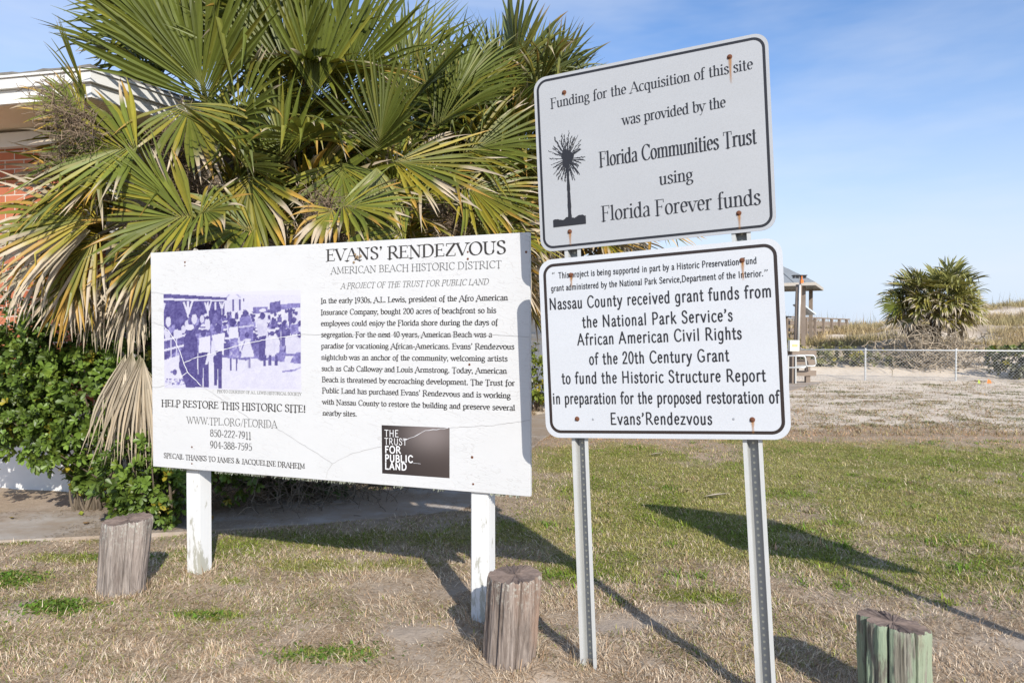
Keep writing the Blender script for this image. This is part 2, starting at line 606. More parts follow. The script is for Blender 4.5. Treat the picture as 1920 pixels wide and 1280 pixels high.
def glyphs(sans):
    g = {}
    def G(ch, adv, *st): g[ch] = (adv, st)
    P, N, T = 'P', 'N', 'T'       # pen, thin, serif-only tick
    bowlR = lambda x0, cx, cy, rx, ry: [(x0, cy + ry)] + EA(cx, cy, rx, ry, 90, -90) + [(x0, cy - ry)]
    G('A', 76, (N, [(6, 0), (37, 100)], 's-'), (P, [(37, 100), (68, 0)], '-s'), (N, [(17, 34), (58, 34)], '--'))
    G('B', 66, (P, [(14, 0), (14, 100)], 'hh'), (P, bowlR(14, 34, 76, 18, 24), '--'), (P, bowlR(14, 37, 26, 21, 26), '--'))
    G('C', 72, (P, EA(42, 50, 32, 51, 40, 320), '--'), (T, [(66.5, 98), (66.5, 74)], '--'))
    G('D', 78, (P, [(14, 0), (14, 100)], 'hh'), (P, bowlR(14, 34, 50, 34, 50), '--'))
    G('E', 62, (P, [(14, 0), (14, 100)], 'hh'), (N, [(14, 98), (53, 98)], '--'), (N, [(14, 52), (44, 52)], '--'), (N, [(14, 2), (56, 2)], '--'),
      (T, [(53, 100), (53, 79)], '--'), (T, [(44, 42), (44, 62)], '--'), (T, [(57, 0), (57, 23)], '--'))
    G('F', 58, (P, [(14, 0), (14, 100)], 'sh'), (N, [(14, 98), (52, 98)], '--'), (N, [(14, 52), (42, 52)], '--'), (T, [(52, 100), (52, 78)], '--'), (T, [(42, 42), (42, 62)], '--'))
    G('G', 80, (P, EA(42, 50, 32, 51, 45, 318), '--'), (P, [(66, 8), (66, 40)], '-s'), (T, [(66.5, 98), (66.5, 74)], '--'), *([(N, [(48, 42), (66, 42)], '--')] if sans else []))
    G('H', 80, (P, [(15, 0), (15, 100)], 'ss'), (P, [(65, 0), (65, 100)], 'ss'), (N, [(15, 52), (65, 52)], '--'))
    G('I', 34, (P, [(17, 0), (17, 100)], 'ss'))
    G('J', 44, (P, [(28, 100), (28, 18)] + CR((28, 18), (24, 2), (14, -3), (4, 6)), 's-'))
    G('K', 76, (P, [(15, 0), (15, 100)], 'ss'), (N, [(62, 100), (16, 46)], 's-'), (P, [(30, 60), (68, 0)], '-s'))
    G('L', 60, (P, [(14, 0), (14, 100)], 'hs'), (N, [(14, 2), (54, 2)], '--'), (T, [(55, 0), (55, 24)], '--'))
    G('M', 96, (N, [(14, 0), (16, 100)], 'sh'), (P, [(16, 100), (47, 6)], '--'), (N, [(47, 6), (78, 100)], '--'), (P, [(78, 100), (80, 0)], 'rs'))
    G('N', 82, (N, [(14, 0), (14, 100)], 's-'), (P, [(12, 100), (66, 0)], 'h-'), (N, [(66, 0), (66, 100)], '-s'))
    G('O', 82, (P, EA(41, 50, 34, 51, 0, 360), '--'))
    G('P', 62, (P, [(14, 0), (14, 100)], 'sh'), (P, bowlR(14, 34, 73, 21, 27), '--'))
    G('Q', 82, (P, EA(41, 50, 34, 51, 0, 360), '--'), (P, [(42, 14), (72, -16)], '--'))
    G('R', 72, (P, [(14, 0), (14, 100)], 'sh'), (P, bowlR(14, 34, 74, 20, 26), '--'), (P, [(34, 48), (66, 0)], '-r'))
    G('S', 58, (P, CR((47, 80), (42, 94), (29, 101), (15, 95), (10, 80), (15, 65), (30, 53), (44, 42), (49, 24), (43, 7), (28, -1), (14, 5), (8, 20)), '--'),
      (T, [(47.5, 98), (47.5, 76)], '--'), (T, [(8, 2), (8, 25)], '--'))
    G('T', 66, (P, [(33, 0), (33, 100)], 's-'), (N, [(5, 98), (61, 98)], '--'), (T, [(5, 100), (5, 77)], '--'), (T, [(61, 100), (61, 77)], '--'))
    G('U', 78, (P, [(15, 100), (15, 34)] + CR((15, 34), (20, 10), (38, -1), (56, 8), (63, 32)), 's-'), (N, [(63, 30), (63, 100)], '-s'))
    G('V', 74, (P, [(6, 100), (38, 0)], 's-'), (N, [(38, 0), (68, 100)], '-s'))
    G('W', 104, (P, [(6, 100), (34, 0)], 's-'), (N, [(34, 0), (54, 96)], '--'), (P, [(50, 100), (74, 0)], 'h-'), (N, [(74, 0), (99, 100)], '-s'))
    G('X', 74, (P, [(8, 100), (66, 0)], 'ss'), (N, [(64, 100), (8, 0)], 'ss'))
    G('Y', 72, (P, [(6, 100), (36, 46)], 's-'), (N, [(66, 100), (36, 46)], 's-'), (P, [(36, 48), (36, 0)], '-s'))
    G('Z', 68, (N, [(10, 98), (60, 98)], '--'), ('B', [(60, 98), (8, 2)], '--'), (N, [(8, 2), (62, 2)], '--'), (T, [(10, 100), (10, 78)], '--'), (T, [(62, 0), (62, 22)], '--'))
    G('a', 48, (P, CR((10, 52), (14, 62), (24, 67), (34, 61), (37, 48)) + [(37, 10)] + CR((37, 10), (40, 2), (47, 5)), '--'), (P, CR((37, 40), (22, 33), (11, 25), (8, 12), (14, 1), (25, 1), (37, 13)), '--'))
    G('b', 54, (P, [(12, 100), (12, 2)], 'l-'), (P, CR((12, 46), (18, 60), (30, 67), (43, 58), (48, 34), (43, 8), (29, -1), (18, 3), (12, 14)), '--'))
    G('c', 46, (P, EA(27, 33, 20, 34, 45, 315), '--'))
    G('d', 56, (P, CR((41, 50), (34, 63), (24, 67), (12, 58), (7, 33), (12, 8), (24, -1), (34, 5), (41, 16)), '--'), (P, [(42, 100), (42, 0)], 'lr'))
    G('e', 48, (P, [(8, 38), (41, 38)] + EA(25, 35, 17, 33, 8, 318), '--'))
    G('f', 34, (P, [(15, 0), (15, 80)] + CR((15, 80), (19, 96), (28, 101), (37, 95)), 's-'), (N, [(3, 64), (31, 64)], '--'))
    if sans:
        G('g', 54, (P, CR((42, 50), (34, 63), (24, 67), (12, 58), (7, 33), (12, 8), (24, -1), (34, 5), (42, 16)), '--'), (P, [(42, 66), (42, -10)] + CR((42, -10), (37, -25), (24, -31), (9, -26)), '--'))
    else:
        G('g', 50, (P, EA(23, 44, 15, 22, 0, 360), '--'), (N, [(34, 60), (48, 66)], '--'), (P, CR((16, 24), (9, 15), (16, 7), (34, 4), (44, -6), (39, -22), (23, -30), (8, -23), (8, -10), (18, 3)), '--'))
    arch = lambda x0, x1: CR((x0, 48), (x0 + 8, 62), (x0 + 18, 67), (x1 - 3, 61), (x1, 46)) + [(x1, 0)]
    G('h', 56, (P, [(13, 100), (13, 0)], 'ls'), (P, arch(13, 43), '-s'))
    G('i', 28, (P, [(14, X), (14, 0)], 'ls'), ('O', [(14, 88)], ''))
    G('j', 28, (P, [(16, X), (16, -16)] + CR((16, -16), (12, -28), (2, -30)), 'l-'), ('O', [(16, 88)], ''))
    G('k', 56, (P, [(13, 100), (13, 0)], 'ls'), (N, [(44, X), (14, 30)], 's-'), (P, [(24, 40), (50, 0)], '-s'))
    G('l', 28, (P, [(14, 100), (14, 0)], 'ls'))
    G('m', 86, (P, [(13, X), (13, 0)], 'ls'), (P, arch(13, 43), '-s'), (P, arch(43, 73), '-s'))
    G('n', 56, (P, [(13, X), (13, 0)], 'ls'), (P, arch(13, 43), '-s'))
    G('o', 52, (P, EA(26, 33, 19, 34, 0, 360), '--'))
    G('p', 56, (P, [(13, X), (13, -32)], 'ls'), (P, CR((13, 48), (20, 61), (31, 67), (44, 58), (49, 33), (44, 8), (31, -1), (20, 4), (13, 16)), '--'))
    G('q', 54, (P, CR((41, 50), (34, 63), (24, 67), (12, 58), (7, 33), (12, 8), (24, -1), (34, 5), (41, 16)), '--'), (P, [(42, X), (42, -32)], '-s'))
    G('r', 40, (P, [(13, X), (13, 0)], 'ls'), (P, CR((13, 46), (20, 60), (29, 67), (38, 60)), '--'))
    G('s', 42, (P, CR((34, 52), (30, 62), (21, 67), (12, 62), (9, 52), (13, 42), (23, 35), (32, 27), (35, 16), (30, 4), (20, -1), (10, 4), (7, 14)), '--'))
    G('t', 34, (P, [(15, 88), (15, 14)] + CR((15, 14), (18, 2), (25, 0), (32, 6)), '--'), (N, [(3, 64), (30, 64)], '--'))
    G('u', 56, (P, [(12, X), (12, 18)] + CR((12, 18), (15, 4), (24, -1), (34, 5), (42, 18)), 'l-'), (P, [(42, X), (42, 0)], 'lr'))
    G('v', 52, (P, [(6, X), (27, 0)], 's-'), (N, [(27, 0), (47, X)], '-s'))
    G('w', 76, (P, [(6, X), (24, 0)], 's-'), (N, [(24, 0), (40, X)], '--'), (P, [(38, X), (54, 0)], '--'), (N, [(54, 0), (72, X)], '-s'))
    G('x', 52, (P, [(7, X), (45, 0)], 'ss'), (N, [(44, X), (7, 0)], 'ss'))
    G('y', 52, (P, [(6, X), (27, 0)], 's-'), (N, [(47, X), (27, 0)] + CR((27, 0), (19, -22), (12, -31), (3, -28)), 's-'))
    G('z', 46, (N, [(7, 64), (40, 64)], '--'), ('B', [(40, 64), (6, 2)], '--'), (N, [(6, 2), (42, 2)], '--'))
    G('0', 54, (P, EA(27, 50, 20, 51, 0, 360), '--'))
    G('1', 40, (P, [(22, 0), (22, 100)], 's-'), (N, [(22, 100), (8, 88)], '--'))
    G('2', 52, (P, CR((9, 76), (14, 93), (26, 101), (40, 93), (43, 74), (34, 50), (18, 24), (7, 3)), '--'), (P, [(7, 3), (46, 3)], '--'))
    G('3', 52, (P, CR((9, 80), (16, 96), (28, 101), (40, 92), (40, 72), (32, 58), (21, 53)), '--'), (P, CR((21, 53), (36, 48), (45, 32), (42, 10), (27, -1), (13, 4), (7, 18)), '--'))
    G('4', 54, (N, [(36, 100), (6, 32), (50, 32)], '--'), (P, [(37, 100), (37, 0)], '-s'))
    G('5', 52, (N, [(42, 99), (15, 99), (12, 56)], '--'), (P, CR((12, 55), (24, 62), (38, 56), (45, 34), (40, 10), (25, -1), (8, 8)), '--'))
    G('7', 50, (N, [(7, 98), (44, 98)], '--'), (P, [(44, 98), (30, 50), (20, 0)], '--'))
    G('8', 54, (P, EA(27, 76, 16, 25, 0, 360), '--'), (P, EA(27, 26, 20, 27, 0, 360), '--'))
    G('9', 54, (P, EA(26, 68, 18, 33, 0, 360), '--'), (P, CR((44, 68), (42, 36), (30, 10), (10, -1)), '--'))
    G('.', 24, ('O', [(12, 6)], ''))
    G(',', 24, ('O', [(12, 6)], ''), (N, CR((15, 4), (14, -8), (7, -18)), '--'))
    G('’', 26, ('O', [(13, 94)], ''), (N, CR((16, 92), (15, 80), (8, 70)), '--'))
    G('“', 42, ('O', [(11, 78)], ''), (N, CR((8, 80), (9, 92), (16, 102)), '--'), ('O', [(29, 78)], ''), (N, CR((26, 80), (27, 92), (34, 102)), '--'))
    G('”', 42, ('O', [(11, 94)], ''), (N, CR((14, 92), (13, 80), (6, 70)), '--'), ('O', [(29, 94)], ''), (N, CR((32, 92), (31, 80), (24, 70)), '--'))
    G('-', 36, ('H', [(5, 34), (31, 34)], '--'))
    G('/', 44, (N, [(4, -12), (40, 108)], '--'))
    G('!', 30, (P, [(15, 100), (15, 26)], '--'), ('O', [(15, 6)], ''))
    G('&', 84, (P, CR((70, 56), (60, 28), (42, 5), (24, -1), (9, 10), (9, 28), (22, 46), (40, 60), (46, 78), (40, 96), (28, 101), (19, 92), (20, 76), (36, 46), (56, 14), (78, 0)), '--'))
    G(' ', 30)
    return g
ROMAN, ROAD = glyphs(False), glyphs(True)

def letter_strokes(mb, strokes, x0, y0, sx, sy, stem, hair, sans, shear, z, track):
    """stem/hair in metres; sx, sy scale glyph units to metres."""
    nib = rad(14)
    for kind, pts, ends in strokes:
        track[0] += 1
        zz = z + 0.00004 * (track[0] % 9)
        if kind == 'T' and sans:
            continue
        p = np.array([(x0 + px * sx + shear * py * sy, y0 + py * sy) for px, py in pts], float)
        if kind == 'O':
            r = stem * (0.62 if not sans else 0.62)
            an = np.arange(10) * 2 * PI / 10
            v = np.c_[p[0, 0] + r * np.cos(an), p[0, 1] + r * np.sin(an), np.full(10, zz)]
            v = np.vstack([v, [[p[0, 0], p[0, 1], zz]]])
            mb.add(v, tris=[[10, i, (i + 1) % 10] for i in range(10)])
            continue
        d = np.gradient(p, axis=0)
        if len(p) > 2 and np.allclose(p[0], p[-1]):
            d[0] = d[-1] = p[1] - p[-2]
        t = nrm(d)
        if sans:
            wd = np.full(len(p), stem)
        elif kind in ('N', 'T'):
            wd = np.full(len(p), hair)
        elif kind in ('B',):
            wd = np.full(len(p), stem)
        elif kind == 'H':
            wd = np.full(len(p), hair * 1.5)
        else:
            c = np.abs(t[:, 0] * math.sin(nib) - t[:, 1] * math.cos(nib))
            wd = hair + (stem - hair) * np.clip(c * 1.08, 0, 1) ** 1.6
        nn = np.c_[-t[:, 1], t[:, 0]]
        if sans and kind != 'H':      # square ends reach a little past the centre line
            p = p.copy()
            if not np.allclose(p[0], p[-1]):
                p[0] -= t[0] * stem * 0.3
                p[-1] += t[-1] * stem * 0.3
        L, R = p + nn * wd[:, None] / 2, p - nn * wd[:, None] / 2
        n = len(p)
        v = np.zeros((2 * n, 3))
        v[:n, :2], v[n:, :2], v[:, 2] = L, R, zz
        mb.add(v, [[i, n + i, n + i + 1, i + 1] for i in range(n - 1)])
        if sans:
            continue
        for e, q in zip(ends, (p[0], p[-1])):
            if e == '-':
                continue
            other = p[-1] if q is p[0] else p[0]
            up = 1 if other[1] > q[1] else -1          # serif thickness grows into the stem
            hl = stem * 0.5 + 9.5 * sx
            a, b = {'s': (hl, hl), 'h': (hl, 0), 'r': (0, hl), 'l': (stem * 0.5 + 8 * sx, stem * 0.4)}[e]
            h = hair * 0.85
            track[0] += 1
            z2 = z + 0.00004 * (track[0] % 9)
            if e == 'l':
                v = [[q[0] - a, q[1] + up * h * 1.5, z2], [q[0] - stem * 0.4, q[1] + up * h * 3.2, z2], [q[0] + b, q[1] - up * h * 0.3, z2], [q[0] - stem * 0.3, q[1], z2]]
            else:
                v = [[q[0] - a, q[1], z2], [q[0] + b, q[1], z2], [q[0] + b, q[1] + up * h, z2], [q[0] - a, q[1] + up * h, z2]]
                if a and b:      # bracket
                    mb.add([[q[0] - a * .75, q[1] + up * h, z2], [q[0] + b * .75, q[1] + up * h, z2], [q[0], q[1] + up * h * 3.0, z2]], tris=[[0, 1, 2]])
            mb.add(v, [[0, 1, 2, 3]])

def lay_line(mb, text, xa, ya, xb, yb, cap, stem=0.15, hair=0.05, sans=False, shear=0.0, z=0.0, track=None, gap=0.0):
    """One line of lettering from (xa, ya) to (xb, yb) on the baseline, fitted to that width."""
    G = ROAD if sans else ROMAN
    track = track if track is not None else [0]
    adv = [G[c][0] + gap for c in text]
    first, last = 6, 6
    tot = sum(adv) - first - last - gap
    sx = (xb - xa - shear * cap) / tot
    sy = cap / 100
    x = xa - first * sx
    for c, a in zip(text, adv):
        f = (x - xa) / (xb - xa)
        letter_strokes(mb, G[c][1], x, ya + (yb - ya) * f, sx, sy, stem * cap, hair * cap, sans, shear, z, track)
        x += a * sx

def set_line(name, mat, parent, mw, text, *args, **kw):
    mb = MB()
    lay_line(mb, text, *args, **kw)
    return mb.build(name, mat, parent, mw=mw)

# ------------------------------------------------------------------ terrain
def poly_in(px, py, poly):
    px, py = np.asarray(px, float), np.asarray(py, float)
    ins = np.zeros(px.shape, bool)
    n = len(poly)
    for i in range(n):
        x0, y0 = poly[i]
        x1, y1 = poly[(i + 1) % n]
        if y0 == y1:
            continue
        c = ((y0 > py) != (y1 > py)) & (px < (x1 - x0) * (py - y0) / (y1 - y0) + x0)
        ins ^= c
    return ins
WALK_N = [(-12, 2.9), (-3.44, 4.66), (-2.29, 4.89), (-1.2, 5.15), (-.42, 5.5), (-.12, 6.2), (.10, 7.6), (.36, 9.0), (.9, 10.9), (3.0, 14.0), (6.5, 16.4), (8.7, 19.4)]
WALK_F = [(-12, 3.7), (-3.97, 5.4), (-2.7, 5.62), (-1.7, 5.9), (-1.15, 6.2), (-.85, 6.9), (-.6, 8.0), (-.4, 9.2), (.1, 11.2), (2.3, 14.9), (5.5, 17.6), (7.4, 20.2)]
WALK_POLY = WALK_N + WALK_F[::-1]

def dune(x, y):
    """height of the dunes behind the chain-link fence"""
    x, y = np.asarray(x, float), np.asarray(y, float)
    az = x / np.maximum(y, 1.0)
    r = y + 0.1 * x
    foot = sstep(20.9, 26, r) * (0.55 + 0.35 * fbm(x, y, 0.25, 3))
    ridge = 1.15 + 1.3 * sstep(0.50, 0.74, az) - 0.25 * sstep(0.42, 0.50, az) + 0.45 * np.exp(-((az - 0.575) / 0.035) ** 2)
    body = sstep(24, 46, r) * ridge * (0.85 + 0.3 * fbm(x, y, 0.11, 3))
    bumps = sstep(23, 30, r) * (fbm(x, y, 0.42, 4) - 0.5) * 0.8
    fall = 1 - sstep(52, 80, r)
    h = (foot + body + bumps) * fall - 1.2 * sstep(60, 110, r)
    return np.where(x > -3, h, h * 0.2)
def small(x, y):
    d = np.exp(-np.hypot(x, y) / 25)
    b = 0.05 * (fbm(x, y, 0.8, 3) - 0.5) + 0.028 * (fbm(x, y, 5.0, 3) - 0.5)
    mound = 0.05 * np.exp(-(((x + 2.35) / 0.5) ** 2 + ((y - 3.45) / 0.22) ** 2))
    mound += 0.05 * np.exp(-(((x + 0.02) / 0.4) ** 2 + ((y - 2.9) / 0.25) ** 2))
    for fx_, fy_ in ((-2.085, 3.70), (-.013, 2.90), (1.435, 2.60), (-1.80, 3.995), (-.14, 3.372)):
        mound = mound + .030 * np.exp(-(((x - fx_) ** 2 + (y - fy_) ** 2) / .17 ** 2)) * (.5 + vnoise(x, y, 9.0))
    lump = sstep(17, 19.5, y) * 0.12 * fbm(x, y, 1.2, 3)
    return b * d + mound + lump
def hz(x, y):
    x, y = np.asarray(x, float), np.asarray(y, float)
    h = small(x, y) + dune(x, y)
    return np.where(poly_in(x, y, WALK_POLY), np.minimum(h, -0.012), h)
def hz1(x, y):
    return float(hz(np.array([x]), np.array([y]))[0])

def zones(x, y):
    """weights (lawn, thatch, sand), each 0..1, of the ground cover"""
    x, y = np.asarray(x, float), np.asarray(y, float)
    n = fbm(x, y, 0.9, 4) - 0.5
    n2 = fbm(x + 40, y, 2.6, 4) - 0.5
    f = fbm(x - 9, y + 31, 6.0, 3) - 0.5
    right = sstep(-0.3, 0.9, x)
    lo = 4.15 - 0.10 * x + n * 1.5 + n2 * 0.6
    hi = 8.6 + n * 2.2
    lawn = sstep(lo - 0.35, lo + 0.45, y) * (1 - sstep(hi - 1.0, hi + 1.0, y)) * right
    lawn = lawn * np.clip(0.80 + n * 1.3 + n2 * 0.9 + f * 0.8, 0.25, 1)
    strip = np.exp(-((y - (4.75 + 0.22 * (x + 1.0))) / 0.33) ** 2) * sstep(-2.6, -1.8, x) * (1 - sstep(-.1, .5, x)) * np.clip(0.75 + n2 * 2, 0, 1)
    strip2 = np.exp(-((y - 4.72 - 0.2 * (x + 3)) / 0.07) ** 2) * (x < -2.1) * np.clip(0.5 + n2 * 2.4, 0, 1)
    patch = 0
    for cx, cy, rx, ry in ((-2.95, 3.95, .26, .13), (-2.25, 3.46, .17, .085), (-1.52, 3.46, .16, .07), (-.80, 3.03, .22, .08), (-1.0, 4.2, .5, .12), (-1.15, 6.1, .14, .18),
                           (-2.75, 4.35, .3, .1), (.55, 4.1, .4, .2), (-1.55, 3.9, .12, .05), (1.0, 3.7, .25, .1)):
        patch = patch + 0.95 * np.exp(-((((x - cx) / rx) ** 2 + ((y - cy) / ry) ** 2) ** 2)) * np.clip(0.8 + f * 2 + n2, 0, 1)
    lawn = np.clip(lawn + strip * .8 + strip2 * .7 + patch, 0, 1)
    soft = np.clip(0.06 + n * 1.0 + n2, 0, .3) * (1 - sstep(4.2, 4.8, y))
    lawn = np.clip(lawn + soft * 0.6, 0, 1)
    sand = sstep(9.6, 11.0, y + n * 1.4 + 0.10 * (x - 4)) * (x > 0.4) * np.clip(0.92 + n2 * 2.2 + f * 1.4 + 0.25 * sstep(15, 18, y), 0, 1)
    sand = sand * (1 - sstep(21.5, 24, y + n * 3) * 0.8)
    sand = np.maximum(sand, sstep(25, 27, y) * sstep(0.60, 0.70, fbm(x + 5, y + 8, 0.35, 3)))
    thatch = np.clip(0.72 + n * 1.2 + n2 * 1.6 + f * 0.8, 0, 1)
    bare = 0
    for cx, cy, rx, ry in ((-2.33, 3.45, .5, .16), (-.42, 3.25, .22, .16), (-1.2, 3.4, .3, .08), (1.35, 3.2, .3, .06), (-3.0, 3.1, .4, .14), (.45, 3.35, .25, .12), (-2.5, 5.75, 1.2, .25), (-3.6, 5.6, .8, .35)):
        bare = bare + 0.72 * np.exp(-(((x - cx) / rx) ** 2 + ((y - cy) / ry) ** 2))
    thatch = np.clip(thatch - bare * (0.8 + f), 0, 1)
    thatch = np.maximum(thatch, sstep(24, 27, y) * 0.9)
    thatch = np.maximum(thatch, .75 * sstep(3.9, 4.6, y) * (1 - sstep(10, 12, y)) * (x > .2))
    return lawn, thatch, np.clip(sand, 0, 1)

def build_ground():
    th = np.concatenate([np.linspace(-180, -62, 50)[:-1], np.linspace(-62, 62, 620), np.linspace(62, 180, 50)[1:]])
    r = np.concatenate([np.linspace(0.3, 2.2, 8)[:-1], np.linspace(2.2, 6, 150)[:-1], np.linspace(6, 14, 110)[:-1], np.linspace(14, 30, 110)[:-1], np.linspace(30, 70, 90)[:-1], np.geomspace(70, 1500, 24)])
    TH, RR = np.meshgrid(np.radians(th), r)
    x, y = RR * np.sin(TH), RR * np.cos(TH)
    z = hz(x, y)
    z = np.where(y < 0, z * 0.3, z)
    v = np.stack([x, y, z], -1).reshape(-1, 3)
    a, b, c = zones(x, y)
    mb = MB()
    n, m = x.shape
    i = np.arange(n - 1)[:, None] * m + np.arange(m - 1)[None]
    q = np.stack([i, i + m, i + m + 1, i + 1], -1).reshape(-1, 4)
    mb.add(v, q[:, ::-1], col=np.stack([a, b, c], -1).reshape(-1, 3))
    # inner disc below the camera
    k = len(th)
    mb.add(np.vstack([v[:k], [[0, 0, v[:k, 2].mean()]]]), tris=[[k, j, j + 1] for j in range(k - 1)], col=(0, .6, 0))
    g = mb.build("ground", M['ground'], smooth=True)
    tag(g, "tan soil under dry grass, rising to sandy dunes behind the fence", "ground", kind="structure")
build_ground()

def build_walk():
    mb = MB()
    n = len(WALK_N)
    up = []
    for (ax, ay), (bx, by) in zip(WALK_N, WALK_F):
        for t in np.linspace(0, 1, 5):
            up.append([ax + (bx - ax) * t, ay + (by - ay) * t, 0.018 + 0.004 * math.sin(ax * 3 + t * 5)])
    up = np.array(up)
    q = []
    for i in range(n - 1):
        for j in range(4):
            q.append([i * 5 + j, i * 5 + 5 + j, i * 5 + 6 + j, i * 5 + 1 + j])
    mb.add(up, np.array(q)[:, ::-1])
    dn = up.copy()
    dn[:, 2] = -0.08
    mb.add(np.vstack([up, dn]), [[i * 5 + j, i * 5 + 5 + j, 5 * n + i * 5 + 5 + j, 5 * n + i * 5 + j] for i in range(n - 1) for j in (0, 4)])
    tag(mb.build("sidewalk", M['concrete']), "dusty grey concrete walk along the building, running back to the beach access", "path", kind="structure")
build_walk()

# ------------------------------------------------------------------ grass and other ground cover (beyond counting)
def blade_arrays(x, y, z, ang, length, lift, width, curl, c0, c1):
    """Curved blades: ang = heading, lift = elevation at the root, curl = drop of elevation along the blade."""
    n = len(x)
    p = np.stack([x, y, z], -1)
    s = np.stack([-np.sin(ang), np.cos(ang), np.zeros(n)], -1) * (width / 2)[:, None]
    out = [p - s, p + s]
    q = p
    for f, el in ((0.5, lift), (0.5, lift - curl)):
        d = np.stack([np.cos(ang) * np.cos(el), np.sin(ang) * np.cos(el), np.sin(el)], -1)
        q = q + d * (length * f)[:, None]
        out.append(q)
    mid, tip = out[2], out[3]
    v = np.stack([out[0], out[1], mid + s * .75, mid - s * .75, tip], 1).reshape(-1, 3)
    b = np.arange(n) * 5
    quads = np.stack([b, b + 1, b + 2, b + 3], -1)
    tris = np.stack([b + 3, b + 2, b + 4], -1)
    col = np.stack([c0, c0, (c0 + c1) / 2, (c0 + c1) / 2, c1], 1).reshape(-1, 3)
    return v, quads, tris, col

def jitcol(base, n, r, v=0.25):
    base = np.asarray(base, float)
    k = 1 + v * r.standard_normal((n, 1)) * 0.8
    return np.clip(base * k * (1 + 0.08 * r.standard_normal((n, 3))), 0.005, 0.9)

def view_points(n, y0, y1, r, xmin=-0.78, xmax=0.78, power=1.0):
    """Random ground points of the fan the picture shows, denser near the viewer."""
    u = r.random(n)
    y = (y0 ** (1 - power) + u * (y1 ** (1 - power) - y0 ** (1 - power))) ** (1 / (1 - power)) if power != 1 else y0 * (y1 / y0) ** u
    x = y * (xmin + (xmax - xmin) * r.random(n))
    return x, y

def keep_off(x, y):
    k = ~poly_in(x, y, WALK_POLY)
    k &= ~((y - 5.45 - (x + 3.5) * 0.25 > 0) & (x < -0.7))
    for cx, cy, rr in ((-2.09, 3.70, .105), (-.01, 2.9, .10), (1.43, 2.6, .12)):
        k &= (x - cx) ** 2 + (y - cy) ** 2 > rr * rr
    return k

